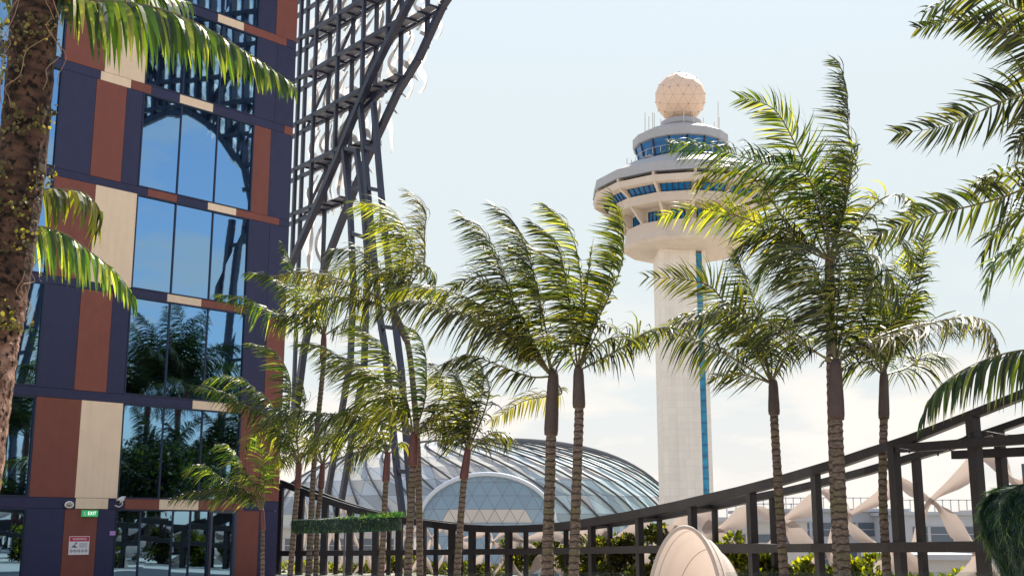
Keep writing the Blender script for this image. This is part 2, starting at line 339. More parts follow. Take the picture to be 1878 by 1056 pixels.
# wall fixtures
WHITE = mat('white_plastic', (.75, .72, .68), .4); BLACK = mat('black_plastic', (.01, .01, .012), .35)
def text(s, size, m_, loc, parent, name='lettering', sx=1.0):
    cu = bpy.data.curves.new(name, 'FONT'); cu.body = s; cu.size = size; cu.extrude = .0015; cu.align_x = 'CENTER'; cu.align_y = 'CENTER'
    ob = bpy.data.objects.new('tmp', cu); C.objects.link(ob); bpy.context.view_layer.update()
    me = bpy.data.meshes.new_from_object(ob.evaluated_get(bpy.context.evaluated_depsgraph_get())); bpy.data.objects.remove(ob)
    M3 = Matrix(((U.x * sx, 0, NRM.x), (U.y * sx, 0, NRM.y), (0, 1, 0)))
    org = Vector(parent['_o'])
    for v in me.vertices: v.co = M3 @ v.co + loc - org
    me.materials.clear(); me.materials.append(m_)
    o = bpy.data.objects.new(name, me); C.objects.link(o); o.parent = parent; o['_o'] = parent['_o']; TMP.append(o)
    return o
s, z = FP(163, 941)
ex = thing('exit_sign', 'small green box sign reading EXIT above the red warning notice', 'exit sign', F(s, z - .11, .02))
m = MB(); fbox(m, s - .25, s + .25, z - .095, z + .095, .003, .10)
m.build('sign_box', mat('exit_green', (.02, .30, .10), .4, emit=.35), ex)
text('EXIT', .15, mat('exit_white', (.8, .9, .8), .4, emit=.5), F(s + .05, z, .103), ex, sx=.9)
m = MB(); zz = z                                  # running man pictogram
for a, b in (((-.21, .05), (-.19, -.02)), ((-.19, -.02), (-.23, -.07)), ((-.19, -.02), (-.15, -.06)), ((-.203, .03), (-.16, .01))):
    m.bar(F(s + a[0], z + a[1], .104), F(s + b[0], z + b[1], .104), .018, .01, up=NRM)
m.build('pictogram', mat('exit_white2', (.8, .9, .8), .4), ex)
s, z = FP(144.5, 999.5)
ws = thing('warning_sign', 'white notice with a red WARNING header and pictograms on the brown wall panel', 'warning sign', F(s, z - .35, .02))
K = .72
m = MB(); fbox(m, s - .45 * K, s + .45 * K, z - .38 * K, z + .38 * K, .003, .022); m.build('board', mat('sign_white', (.78, .74, .74), .4), ws)
m = MB(); fbox(m, s - .43 * K, s + .43 * K, z + .17 * K, z + .36 * K, .024, .028); m.build('header', mat('sign_red', (.50, .02, .07), .4), ws)
text('WARNING', .13 * K, mat('sign_white2', (.85, .8, .8), .4), F(s, z + .26 * K, .030), ws)
SN = mat('sign_navy', (.04, .04, .10), .5)
def wb(a, b, w_=.03): m.bar(F(s + a[0] * K, z + a[1] * K, .026), F(s + b[0] * K, z + b[1] * K, .026), w_ * K, .004, up=NRM)
m = MB(); wb((-.30, -.02), (-.12, -.05), .04); wb((-.24, -.02), (-.16, .08), .035); wb((-.16, .08), (-.12, .12), .06); wb((-.2, -.03), (-.22, -.07), .03); wb((-.36, -.07), (-.08, -.07), .02)
m.build('pictogram', SN, ws)
for x in range(5):
    cx = -.34 + x * .165; pts = [(cx + .055 * math.cos(a_ * .7854), -.22 + .055 * math.sin(a_ * .7854)) for a_ in range(9)]
    m = MB()
    for a_, b_ in zip(pts, pts[1:]): wb(a_, b_, .014)
    wb((cx - .04, -.18), (cx + .04, -.26), .014); m.build('warning_icon', SN, ws)
m = MB(); fbox(m, s + .02 * K, s + .035 * K, z - .08 * K, z + .10 * K, .024, .027)
for i, ln in enumerate((.34, .30, .36, .28, .32)): fbox(m, s + .035 * K, s + (.035 + ln) * K, z + (.082 - i * .04) * K, z + (.10 - i * .04) * K, .024, .027)
m.build('small_print', mat('sign_grey', (.35, .35, .4), .5), ws)
s, z = FP(206, 977)
m = MB(); fbox(m, s - .095, s + .095, z - .065, z + .065, .003, .02)
one(m, 'small_notice', mat('notice_lilac', (.42, .22, .55), .5), 'tiny lilac notice on the navy wall panel beside the ground floor glass', 'notice')
s, z = FP(125.5, 925)
wl = thing('wall_lamp', 'small oval white bulkhead lamp on the navy band left of the exit sign', 'wall lamp', F(s, z - .1, .02))
m = MB(); ring = [F(s + .125 * math.cos(a), z + .085 * math.sin(a), .05) for a in [i * math.pi / 10 for i in range(21)]]
m.tube(ring, .026, 8, cap=False); m.build('lamp_ring', WHITE, wl, True)
m = MB(); c0 = F(s, z, .0); vs = []; fs = []
for k_, (rr, o_) in enumerate(((1, .02), (.8, .08), (.4, .11))):
    for i in range(16): a = i * math.pi / 8; vs.append(F(s + .11 * rr * math.cos(a), z + .07 * rr * math.sin(a), o_))
for k_ in range(2):
    for i in range(16): fs.append((k_ * 16 + i, k_ * 16 + (i + 1) % 16, (k_ + 1) * 16 + (i + 1) % 16, (k_ + 1) * 16 + i))
fs.append(tuple(32 + i for i in range(16))); m.add(vs, fs); m.build('lens', mat('lamp_lens', (.35, .28, .2), .2), wl, True)
s, z = FP(210, 919)
sc_ = thing('security_camera', 'white bullet security camera on a bracket at the bottom corner of the cream panel', 'security camera', F(s, z - .2, .05))
m = MB(); m.tube([F(s + .12, z + .08, .30), F(s - .13, z - .02, .50)], [.06, .055], 14); m.build('camera_body', WHITE, sc_, True)
m = MB(); m.bar(F(s + .15, z + .15, .28), F(s - .17, z + .035, .535), .14, .012); m.build('sun_shield', WHITE, sc_)
m = MB(); m.tube([F(s - .13, z - .02, .50), F(s - .15, z - .028, .517)], .042, 12); m.build('lens', BLACK, sc_)
m = MB(); m.tube(spline([F(s + .06, z + .03, .36), F(s + .1, z - .10, .3), F(s + .06, z - .16, .18), F(s + .02, z - .12, .01)], 10), .02, 8); m.build('bracket', WHITE, sc_, True)

# ------------------------------------------------------------------ steel lattice screen beside the hotel
L0 = P(540, HOR, 50); LD = Vector((.63, -.77, 0)).normalized(); LN = Vector((-LD.y, LD.x, 0))   # LN points away from the viewer
def LT(px, py, off=0):
    r = ray(px, py); b0 = L0 + LN * off; t = (b0.x * LN.x + b0.y * LN.y) / (r.x * LN.x + r.y * LN.y)
    q = r * t; return Vector((q.x, q.y, EYE + q.z))
def lt(px, py, off=0):
    q = LT(px, py, off) - L0; return (q.dot(LD), q.z + L0.z)
def LW(t_, z_, off=0): q = L0 + LD * t_ + LN * off; return Vector((q.x, q.y, z_))
lat = thing('steel_lattice', 'tall curved blue-grey steel lattice with white wavy panels leaning out beside the hotel', 'steel lattice', LW(3, 0))
outer = [lt(*q) for q in ((870, -130), (832, -60), (790, 2), (745, 102), (707, 163), (650, 288), (605, 400), (575, 480), (552, 560), (535, 640), (522, 740), (500, 830))]
inner = [lt(*q) for q in ((800, -90), (753, 0), (707, 87), (681, 140), (647, 220), (620, 288), (571, 400), (540, 470), (505, 560))]
BACK = .75
def edge_z(t_, pl=None):
    pl = pl or outer
    for (a, za), (b, zb) in zip(pl, pl[1:]):
        if b <= t_ <= a: return zb + (za - zb) * (t_ - b) / (a - b)
    return None
for off, pl in ((BACK * .8, outer), (0, inner)):
    for a, b in zip(pl, pl[1:]):
        m = MB(); m.bar(LW(*a, off), LW(*b, off), .27, .24); m.build('edge_chord', STEEL, lat)
zf = [(lt(546, 74)[1] + lt(658, 4)[1]) / 2, (lt(543, 150)[1] + lt(662, 76)[1]) / 2, (lt(537, 233)[1] + lt(662, 163)[1]) / 2, (lt(537, 316)[1] + lt(632, 265)[1]) / 2, (lt(537, 396)[1] + lt(605, 362)[1]) / 2]
zf = [2 * zf[0] - zf[1]] + [zf[0]] + zf[1:]; zf = [2 * zf[0] - zf[1]] + zf
print('floors', [round(x, 2) for x in zf])
def edge_t(z_, pl=None):
    pl = pl or outer
    for (a, za), (b, zb) in zip(pl, pl[1:]):
        if zb <= z_ <= za: return b + (a - b) * (z_ - zb) / (za - zb)
    return outer[0][0]
GRATE = mat('walkway_grating', (.20, .20, .24), .5, metal=.3)
for z_ in zf:
    te = edge_t(z_)
    for off in (0, BACK):
        tq = edge_t(z_, inner if off == 0 else outer)
        m = MB(); m.bar(LW(-4, z_, off), LW(tq, z_, off), .15, .16); m.build('cross_beam', STEEL, lat)
    m = MB(); t_ = -.5
    while t_ < te: m.bar(LW(t_, z_ - .02, .09), LW(t_, z_ - .02, BACK - .09), .07, .08); t_ += .8
    m.build('walkway_joist', STEEL, lat)
    m = MB(); m.bar(LW(-.5, z_ + .05, BACK * .55), LW(te - .3, z_ + .05, BACK * .55), .38, .03); m.build('walkway_grating', GRATE, lat)
cols = [lt(x, 150)[0] for x in (548, 577, 618, 664, 709, 756, 805)]; colsb = [lt(x, 150, BACK)[0] for x in (560, 603, 645, 688, 734, 782)]
for cl, off in ((cols, 0), (colsb, BACK)):
    for t_ in cl:
        ez = edge_z(t_, inner if off == 0 else outer)
        if ez is None: continue
        m = MB(); m.bar(LW(t_, max(ez, 0), off), LW(t_, 31, off), .145, .15, up=LN); m.build('post', STEEL, lat)
for pr in ([(630, 269), (643, 400), (648, 520), (643, 660), (598, 922)], [(654, 277), (667, 375), (674, 470), (668, 670), (625, 925)],
           [(660, 186), (677, 379), (696, 578), (706, 638), (726, 842), (740, 960)], [(685, 191), (703, 400), (726, 602), (736, 680), (757, 960)]):
    pts = [LW(*lt(*q, 0), -.0) for q in pr]; pts[-1].z = min(pts[-1].z, .1) if False else pts[-1].z
    for a, b in zip(pts, pts[1:]):
        m = MB(); d = (b - a).normalized() * .05; m.bar(a - d, b + d, .20, .20, up=LN); m.build('leg', STEEL, lat)
for a, b in (((654, 277), (632, 272)), ((647, 345), (665, 350)), ((646, 428), (671, 436)), ((646, 600), (671, 602)), ((641, 668), (668, 672)),
             ((667, 270), (692, 276)), ((675, 345), (698, 350)), ((683, 420), (706, 424)), ((697, 598), (726, 602)), ((712, 700), (738, 706)), ((724, 862), (749, 865)), ((690, 510), (716, 514))):
    m = MB(); m.bar(LT(*a), LT(*b), .16, .16); m.build('rung', STEEL, lat)
for a, b in (((660, 190), (620, 288)), ((707, 165), (662, 186)), ((647, 220), (710, 160))):
    m = MB(); m.bar(LT(*a, .3), LT(*b, .3), .2, .2); m.build('diagonal_brace', STEEL, lat)

def petal(pts, wid, outv, m_, parent, n=16, curl=.12, name='wavy_panel'):
    c = spline(pts, n); mb = MB(); vs = []
    for i, p in enumerate(c):
        t_ = i / n; d = (c[min(i + 1, n)] - c[max(i - 1, 0)]).normalized(); a = d.cross(outv).normalized()
        ws_ = wid[0] + (wid[1] - wid[0]) * math.sin(math.pi * min(1, t_ * 1.0)) ** 1.5 if len(wid) == 2 else \
            [wid[j] + (wid[j + 1] - wid[j]) * (3 * u * u - 2 * u ** 3) for j, u in [(min(int(t_ * (len(wid) - 1)), len(wid) - 2), t_ * (len(wid) - 1) - min(int(t_ * (len(wid) - 1)), len(wid) - 2))]][0]
        tw = curl * math.sin(t_ * 6.283 * 1.2)
        a2 = (a + outv * tw * 4).normalized()
        for k_ in (-1, -.4, .4, 1): vs.append(p + a2 * ws_ / 2 * k_ + outv * (.08 * (1 - k_ * k_) * (1 if i % 2 == 0 else 1) + tw))
    fs = []
    for i in range(n):
        for k_ in range(3): a_ = i * 4 + k_; fs.append((a_, a_ + 1, a_ + 5, a_ + 4))
    mb.add(vs, fs); o = mb.build(name, m_, parent, True)
    return o
rnd = random.Random(3)
zc = sorted(zf) + [31]; zc = [zc[0] - 3.2, zc[0] - 6.2] + zc; zc.sort()
tcs = sorted([-2.2, .0] + [(a_ + b_) / 2 for a_, b_ in zip(cols, cols[1:])] + cols)[:12]
npet = 0
for i in range(len(zc) - 1):
    for j in range(len(tcs) - 1):
        z0, z1 = zc[i], zc[i + 1]; a, b = tcs[j], tcs[j + 1]
        lim = edge_t((z0 + z1) / 2)
        lim = min(lim, edge_t(z0 + .2)) - .6
        if a > lim - .45: continue
        w_ = min(b, lim) - a
        x0 = a + w_ * rnd.uniform(.3, .5); amp = w_ * .16 * rnd.choice((-1, 1))
        pts = [LW(x0 + amp * k_, z0 + (z1 - z0) * u, BACK + .5 + .1 * j) for u, k_ in ((0, -.8), (.25, .8), (.5, -.6), (.75, .9), (1, -.8))]
        petal(pts, (w_ * .34, w_ * .50, w_ * .32, w_ * .52, w_ * .36), LN, PETAL, lat); npet += 1
        x0 = a + w_ * rnd.uniform(.55, .8); amp = -amp * 1.2
        pts = [LW(x0 + amp * k_, z0 + (z1 - z0) * u, BACK + .35) for u, k_ in ((0, 1), (.3, -1), (.6, 1), (1, -1))]
        petal(pts, (w_ * .22, w_ * .12, w_ * .34, w_ * .14, w_ * .26, w_ * .10), LN, PETALG, lat); npet += 1
for i in range(2, len(zc) - 1):
    for j in range(len(colsb) - 1):
        z0, z1 = zc[i], zc[i + 1]
        if (i + j) % 2 or colsb[j + 1] > edge_t(z0) or z1 - z0 > 5: continue
        m = MB(); m.bar(LW(colsb[j], z0, BACK + .1), LW(colsb[j + 1], z1, BACK + .1), .10, .10, up=LN); m.build('diagonal_brace', STEEL, lat)
# petals poking out past the leaning edge
for x, y in ((775, 60), (752, 130), (728, 160), (712, 190), (668, 300), (640, 350), (628, 385)):
    q = lt(x, y, BACK); L_ = .8
    petal([LW(q[0] - .7, q[1] + .35, BACK + .3), LW(q[0] - .3, q[1] + .1, BACK + .4), LW(q[0] + .02, q[1] - .35, BACK + .3)], (.12, .34, .03), LN, PETALG, lat, 8)
print('petals', npet)

# ------------------------------------------------------------------ curved screen fence
TOPC = [(515, 885), (600, 918), (658, 936), (730, 952), (771, 958), (842, 967), (916, 970), (997, 968), (1061, 961), (1152, 946), (1240, 928), (1300, 914), (1361, 900), (1422, 884), (1524, 854), (1610, 825), (1656, 811), (1770, 766), (1878, 723), (2060, 640)]
fence = thing('screen_fence', 'long curved dark brown steel fence with pale twisting panels behind the palms', 'fence', (3, 32, 0))
def fdir(px):
    a = P(px - 12, HOR, interp(FC, px - 12)); b = P(px + 12, HOR, interp(FC, px + 12)); return (b - a).normalized()
def back(px, py, off):        # same plan curve shifted away from the viewer
    p = P(px, py, interp(FC, px)); d = fdir(px); n_ = Vector((-d.y, d.x, 0)); n_ = n_ if n_.y > 0 else -n_
    return p + n_ * off
xs = [515, 553, 597, 643, 690, 733, 776, 829, 866, 933, 1008, 1085, 1172, 1269, 1377, 1495, 1638, 1783, 1930, 2060]
bh = lambda x: interp([(500, .23), (1100, .23), (1300, .20), (1500, .165), (1770, .12), (2100, .12)], x)
def railrun(ys, off, w0_, h0_, name, x0=515, x1=2060, mt=STEELB):
    xx = [x for x in range(x0, x1, 35)] + [x1]
    for a0 in range(0, len(xx) - 1, 4):
        seg = xx[a0:a0 + 5]
        if len(seg) < 2: continue
        m = MB(); pts = [back(x, ys(x), off) for x in seg]
        for p in range(len(pts)):
            pass
        vs = []; fs = []
        for i, p in enumerate(pts):
            x = seg[i]; d = fdir(x); h_ = h0_(x) if callable(h0_) else h0_; w_ = w0_(x) if callable(w0_) else w0_; n_ = Vector((-d.y, d.x, 0)) * w_ / 2
            vs += [p - n_ + Vector((0, 0, -h_ / 2)), p + n_ + Vector((0, 0, -h_ / 2)), p + n_ + Vector((0, 0, h_ / 2)), p - n_ + Vector((0, 0, h_ / 2))]
        for i in range(len(pts) - 1):
            for k_ in range(4): fs.append((i * 4 + k_, (i + 1) * 4 + k_, (i + 1) * 4 + (k_ + 1) % 4, i * 4 + (k_ + 1) % 4))
        fs += [(0, 1, 2, 3), (len(pts) * 4 - 1, len(pts) * 4 - 2, len(pts) * 4 - 3, len(pts) * 4 - 4)]
        m.add(vs, fs); m.build(name, mt, fence)
topy = lambda x: interp(TOPC, x)
raily = lambda x: interp([(515, 1014), (700, 1013), (1000, 1010), (1240, 1006), (1500, 1004), (1900, 1001), (2100, 999)], x)
OFFB = 1.0
railrun(topy, 0, lambda x: bh(x) * .85, bh, 'top_beam'); railrun(topy, OFFB, lambda x: bh(x) * .8, lambda x: bh(x) * .8, 'top_beam')
railrun(raily, 0, lambda x: bh(x), lambda x: .19 if x < 1400 else .15, 'middle_rail'); railrun(raily, OFFB, .22, .16, 'middle_rail')
for x0, y0, x1, y1, off in ((1649, 822, 2050, 793, 0), (1649, 832, 2050, 812, OFFB)):
    px_ = [x0, (x0 + x1) // 2 - 60, x1]
    for a, b in zip(px_, px_[1:]):
        m = MB(); m.bar(back(a, y0 + (y1 - y0) * (a - x0) / (x1 - x0), off), back(b, y0 + (y1 - y0) * (b - x0) / (x1 - x0), off), .13, .13); m.build('upper_rail', STEELB, fence)
for x in xs:
    p = back(x, topy(x), 0); m = MB(); wd = .115 if x > 1400 else .15
    m.bar((p.x, p.y, -.02), (p.x, p.y, p.z - .02), wd, wd + .08, up=fdir(x)); m.build('post', STEELB, fence)
for x in (581, 626, 670, 719, 756, 803, 847, 895, 964, 1036, 1115, 1204, 1303, 1407, 1522, 1666, 1815, 1960):
    x0_ = x
    for _ in range(6): pb_ = back(x, 965, OFFB); x += x0_ - (939 + pb_.x / (math.cos(PITCH) * pb_.y) * FPX * (math.cos(PITCH)))
    p = back(x, topy(x), OFFB); m = MB()
    m.bar((p.x, p.y, -.02), (p.x, p.y, p.z - .02), .10, .15, up=fdir(x)); m.build('post', STEELB, fence)
    if x > 1250: continue
    q = back(x, topy(x), 0); m = MB(); m.bar(q, p, .08, .10); m.build('tie_beam', STEELB, fence)
# pale twisting panels on the outer side, two crossing in every bay and tier
OFP = OFFB + .45
def pv(px, py): return back(px, py, OFP)
for i in range(len(xs) - 1):
    a, b = xs[i], xs[i + 1]; w_ = (back(b, 965, OFP) - back(a, 965, OFP)).length
    ov = back((a + b) / 2, 965, 1) - back((a + b) / 2, 965, 0)
    for tier in range(2):
        if tier == 0: yt = lambda x: topy(x) + 4; yb = raily
        else: yt = raily; yb = lambda x: 1110 + (x > 1300) * 60
        fl = (i + tier) % 2; lx = lambda u: a + (b - a) * (1 - u if fl else u)
        def pt(u, v): x = lx(u); return pv(x, yt(x) + (yb(x) - yt(x)) * v)
        cap = min(1.0, .9)
        if (i, tier) == (16, 0):
            petal([pt(-.02, .02), pt(.25, .2), pt(.45, .38), pt(.75, .62), pt(.8, 1.02)], (.16, .30, .14, .40, .10), ov, PETALP, fence, 20)
            petal([pt(1.05, .1), pt(.75, .35), pt(.45, .55), pt(.25, .8), pt(.08, 1.02)], (.30, .34, .20, .62, .10), ov, PETALP, fence, 20)
            continue
        q_ = random.Random(i * 7 + tier); k_ = w_ * (.19 if i < 13 else .125); jx = lambda a_: a_ + q_.uniform(-.07, .07)
        petal([pt(jx(.04), -.02), pt(jx(.2), .22), pt(jx(.46), .45), pt(jx(.55), .72), pt(jx(.82), 1.03)], (k_ * .3, k_ * .95, k_ * .28, k_ * .85, k_ * .12), ov, PETALP, fence, 18, .07)
        petal([pt(jx(.98), -.02), pt(jx(.82), .25), pt(jx(.5), .5), pt(jx(.3), .74), pt(jx(.08), 1.03)], (k_ * .2, k_ * .7, k_ * .25, k_ * 1.55, k_ * .12), ov, PETALP, fence, 18, .09)

# ------------------------------------------------------------------ control tower
TD = 190.0; TX = P(1254, 460, TD).x
def tz(y): return P(1254, y, TD).z
KX = TD / ray(1254, 400).y / FPX
def rr(px_): return px_ * KX
tc_ = (TX, TD)
CONC = mat('tower_concrete', (.62, .52, .44), .75, bump=.2, bscale=2, var=.12, vscale=.6)
CONCG = mat('tower_roof_grey', (.40, .39, .40), .6, var=.1, vscale=.8)
TGL = mat('tower_glass', (.008, .16, .42), .10, spec=.35, var=.5, vscale=1.2)
TGL2 = mat('tower_glass_light', (.015, .30, .52), .12, spec=.4, var=.5, vscale=.8)
def panelmat():
    m = bpy.data.materials.new('tower_stone_panels'); m.use_nodes = True; t = m.node_tree; b = t.nodes['Principled BSDF']; b.inputs['Roughness'].default_value = .7
    g = t.nodes.new('ShaderNodeTexCoord'); sp = t.nodes.new('ShaderNodeSeparateXYZ'); cb = t.nodes.new('ShaderNodeCombineXYZ')
    ad = t.nodes.new('ShaderNodeMath'); t.links.new(g.outputs['Object'], sp.inputs[0]); t.links.new(sp.outputs[0], ad.inputs[0]); t.links.new(sp.outputs[1], ad.inputs[1])
    t.links.new(ad.outputs[0], cb.inputs[0]); t.links.new(sp.outputs[2], cb.inputs[1])
    br = t.nodes.new('ShaderNodeTexBrick'); br.offset = .0; br.inputs['Scale'].default_value = 1
    br.inputs['Color1'].default_value = (.84, .76, .66, 1); br.inputs['Color2'].default_value = (.78, .70, .61, 1); br.inputs['Mortar'].default_value = (.64, .57, .50, 1)
    br.inputs['Mortar Size'].default_value = .018; br.inputs['Brick Width'].default_value = 1.3; br.inputs['Row Height'].default_value = 1.15
    t.links.new(cb.outputs[0], br.inputs['Vector'])
    n = t.nodes.new('ShaderNodeTexNoise'); n.inputs['Scale'].default_value = 1.1; n.inputs['Detail'].default_value = 7; mpp = t.nodes.new('ShaderNodeMapping'); mpp.inputs['Scale'].default_value = (1, 1, .07); t.links.new(g.outputs['Object'], mpp.inputs[0]); t.links.new(mpp.outputs[0], n.inputs['Vector'])
    mx = t.nodes.new('ShaderNodeMixRGB'); mx.blend_type = 'MULTIPLY'; mx.inputs['Fac'].default_value = .26
    t.links.new(br.outputs[0], mx.inputs['Color1']); t.links.new(n.outputs['Fac'], mx.inputs['Color2'])
    gm = t.nodes.new('ShaderNodeBrightContrast'); gm.inputs['Bright'].default_value = .03; t.links.new(mx.outputs[0], gm.inputs[0]); t.links.new(gm.outputs[0], b.inputs['Base Color'])
    return m
SHAFT = panelmat()
tower = thing('control_tower', 'airport control tower with a round multi-storey pod and a white radar ball on top', 'control tower', (TX, TD, -12))
ztop = tz(474)
xl, xr = P(1220, 905, TD - 4).x, P(1309.5, 905, TD - 4).x
xs1, xs2 = P(1290, 905, TD - 4).x, P(1302, 905, TD - 4).x
m = MB(); m.box((xl, TD - 4, -12), (xs1, TD + 4, ztop + 3)); m.box((xs2, TD - 3.6, -12), (xr, TD + 4, ztop + 3)); m.box((xs1, TD - 2.6, -12), (xs2, TD + 4, ztop + 3))
m.build('shaft', SHAFT, tower)
m = MB(); m.box((xs1 + .02, TD - 3.5, -12), (xs2 - .02, TD - 3.2, ztop)); sg = m.build('stair_window', TGL2, tower); sg['label'] = 'blue vertical glass strip up the shaft'
m = MB(); z_ = -12
while z_ < ztop: m.box((xs1 + .03, TD - 3.62, z_), (xs2 - .03, TD - 3.5, z_ + .14)); z_ += 1.75
m.build('glazing_bar', mat('tower_bar', (.02, .12, .25), .5), sg)
NS = 14; a0 = -math.pi / 2          # a corner faces the camera
def ring(r0, r1, y0, y1, name, mt, closed=True, lab=None):
    mb = MB(); mb.lathe([(rr(r0), tz(y0)), (rr(r1), tz(y1))], tc_, NS, a0=a0, closed=closed); o = mb.build(name, mt, tower)
    if lab: o['label'] = lab
    return o
mb = MB(); mb.lathe([(rr(43), tz(469)), (rr(106), tz(462)), (rr(111), tz(457)), (rr(108), tz(440)), (rr(106), tz(427)), (rr(102), tz(427)), (rr(100), tz(430))], tc_, NS, a0=a0)
mb.build('pod_underside', CONC, tower)
ring(99, 99, 431, 402, 'window_wall', CONC)
ring(137, 139, 402, 387, 'ledge', CONC)
ring(133, 144, 388, 372, 'window_wall', CONC)
ring(163, 166, 374, 364, 'ledge', CONC)
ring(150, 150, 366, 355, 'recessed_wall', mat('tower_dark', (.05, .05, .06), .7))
mb = MB(); mb.lathe([(rr(160), tz(357)), (rr(166), tz(357.5)), (rr(164), tz(341)), (rr(120), tz(318)), (rr(76), tz(302))], tc_, NS, a0=a0); mb.build('pod_roof', CONCG, tower)
for k in range(NS):
    a = a0 + k * 2 * math.pi / NS; d = Vector((math.cos(a), math.sin(a), 0)); t_ = Vector((-d.y, d.x, 0))
    def q(r_, y_): return Vector((tc_[0], tc_[1], 0)) + d * rr(r_) + Vector((0, 0, tz(y_)))
    mb = MB(); T = t_ * rr(2.2)
    for (r1, y1, r2, y2, ri) in ((106, 428, 134, 401, 96), (136, 388, 163, 373, 128), (163, 365, 164, 356, 148)):
        c = [q(r1, y1), q(r2, y2), q(ri, y2), q(ri, y1)]
        mb.hexa([c[0] - T, c[1] - T, c[2] - T, c[3] - T, c[0] + T, c[1] + T, c[2] + T, c[3] + T])
    mb.build('rib', CONC, tower)
def glaze(k, r0, y0, r1, y1, f0, f1, nb, mt, name='window', nsd=NS, aa=a0):
    a = aa + k * 2 * math.pi / nsd; b = aa + (k + 1) * 2 * math.pi / nsd
    def c(r_, y_, f): p0 = Vector((math.cos(a), math.sin(a), 0)); p1 = Vector((math.cos(b), math.sin(b), 0)); v = (p0 + (p1 - p0) * f) * rr(r_); return Vector((tc_[0] + v.x, tc_[1] + v.y, tz(y_)))
    mb = MB(); mb.hexa([c(r0, y0, f0), c(r0, y0, f1), c(r0 - 3, y0, f1), c(r0 - 3, y0, f0), c(r1, y1, f0), c(r1, y1, f1), c(r1 - 3, y1, f1), c(r1 - 3, y1, f0)])
    o = mb.build(name, mt, tower)
    mb = MB()
    for i in range(nb + 1):
        f = f0 + (f1 - f0) * i / nb; mb.bar(c(r0 + .6, y0, f), c(r1 + .6, y1, f), .16, .16)
    mb.build('glazing_bar', FRAME, o)
for k in range(NS):
    glaze(k, 135, 386, 145.5, 374.8, .1, .9, 5, TGL)
    glaze(k, 101, 428, 101, 408, .25, .75, 3, TGL)
mb = MB(); mb.lathe([(rr(74), tz(303)), (rr(81), tz(271))], tc_, 16, a0=a0); mb.build('cab_wall', mat('cab_dark', (.02, .04, .07), .5), tower)
for k in range(16): glaze(k, 77, 300, 84, 272, 0.02, .98, 1, TGL2 if k in (10, 11, 3) else TGL, 'cab_window', 16)
mb = MB(); mb.lathe([(rr(86), tz(274)), (rr(89), tz(273)), (rr(89), tz(258)), (rr(70), tz(248)), (rr(38), tz(243))], tc_, 16, a0=a0); mb.build('cab_roof', CONCG, tower)
mb = MB(); mb.lathe([(rr(37), tz(245)), (rr(35), tz(236)), (rr(38), tz(234)), (rr(38), tz(226)), (rr(30), tz(222))], (TX + rr(2), TD), 24); mb.build('radome_base', CONCG, tower)
# radar ball: geodesic shell
bm = bmesh.new(); bmesh.ops.create_icosphere(bm, subdivisions=1, radius=1.0)
gv, gf, gk = [], [], {}
def gid(v):
    v = v.normalized(); k = tuple(round(x, 4) for x in v)
    if k not in gk: gk[k] = len(gv); gv.append(v)
    return gk[k]
for f in bm.faces:
    a_, b_, c_ = [v.co.copy() for v in f.verts]
    gp_ = lambda i, j: gid(a_ * (3 - i - j) + b_ * i + c_ * j)
    for i in range(3):
        for j in range(3 - i):
            gf.append((gp_(i, j), gp_(i + 1, j), gp_(i, j + 1)))
            if i + j < 2: gf.append((gp_(i + 1, j), gp_(i + 1, j + 1), gp_(i, j + 1)))
bm.free(); rot = Matrix.Rotation(.4, 3, 'X') @ Matrix.Rotation(.3, 3, 'Z'); gv = [rot @ v * rr(47.5) for v in gv]
cz = P(1250, 180, TD); cz.x = TX + rr(2)
mb = MB(); mb.add([v + cz for v in gv], gf)
rm = bpy.data.materials.new('radome'); rm.use_nodes = True; t = rm.node_tree; b = t.nodes['Principled BSDF']; b.inputs['Roughness'].default_value = .55
wf = t.nodes.new('ShaderNodeWireframe'); wf.inputs[0].default_value = .07; mx = t.nodes.new('ShaderNodeMixRGB'); mx.inputs['Color1'].default_value = (.76, .54, .40, 1); mx.inputs['Color2'].default_value = (.50, .36, .28, 1)
t.links.new(wf.outputs[0], mx.inputs['Fac']); t.links.new(mx.outputs[0], b.inputs['Base Color'])
rad = mb.build('radar_dome', rm, tower)
vs = gv
mb = MB(); rl = random.Random(1)
for v in vs:
    if rl.random() < .6: mb.tube([v + cz, v * 1.012 + cz], .10, 6)
mb.build('bolt_cap', mat('bolt_grey', (.25, .18, .15), .6), rad)
mb = MB(); mb.tube([cz + Vector((0, 0, rr(46))), cz + Vector((0, 0, rr(51)))], .35, 8); mb.build('beacon', CONCG, tower)
ANT = mat('antenna', (.6, .56, .5), .5)
for x, y0, y1, dy in ((1183, 244, 207, -3), (1190, 242, 214, 0), (1197, 240, 206, 2), (1200, 240, 208, -4), (1212, 236, 219, 4), (1317, 243, 186, 0), (1319, 245, 215, 2), (1272, 240, 172, -4.5), (1254, 240, 203, -4), (1290, 238, 216, 3),
                      (1150, 306, 290, -3), (1158, 304, 293, 0), (1310, 240, 224, 2)):
    p = P(x, y0, TD + dy); q_ = P(x, y1, TD + dy); mb = MB(); mb.tube([p, q_], .07, 5); mb.build('antenna', ANT, tower)
mb = MB(); c_ = P(1191, 291, TD - 6)
for i in range(10):
    rr_ = random.uniform(.2, .9); an = random.uniform(0, 6.28); mb.tube([c_ + Vector((rr_ * math.cos(an), rr_ * math.sin(an), 0)), c_ + Vector((rr_ * math.cos(an), rr_ * math.sin(an), .35 + .2 * random.random()))], .14, 6)
mb.lathe([(.1, c_.z - 1.2), (.12, c_.z - .1), (1.1, c_.z - .05), (1.15, c_.z + .12)], c_, 16); mb.build('antenna_cluster', CONCG, tower)
mb = MB(); 
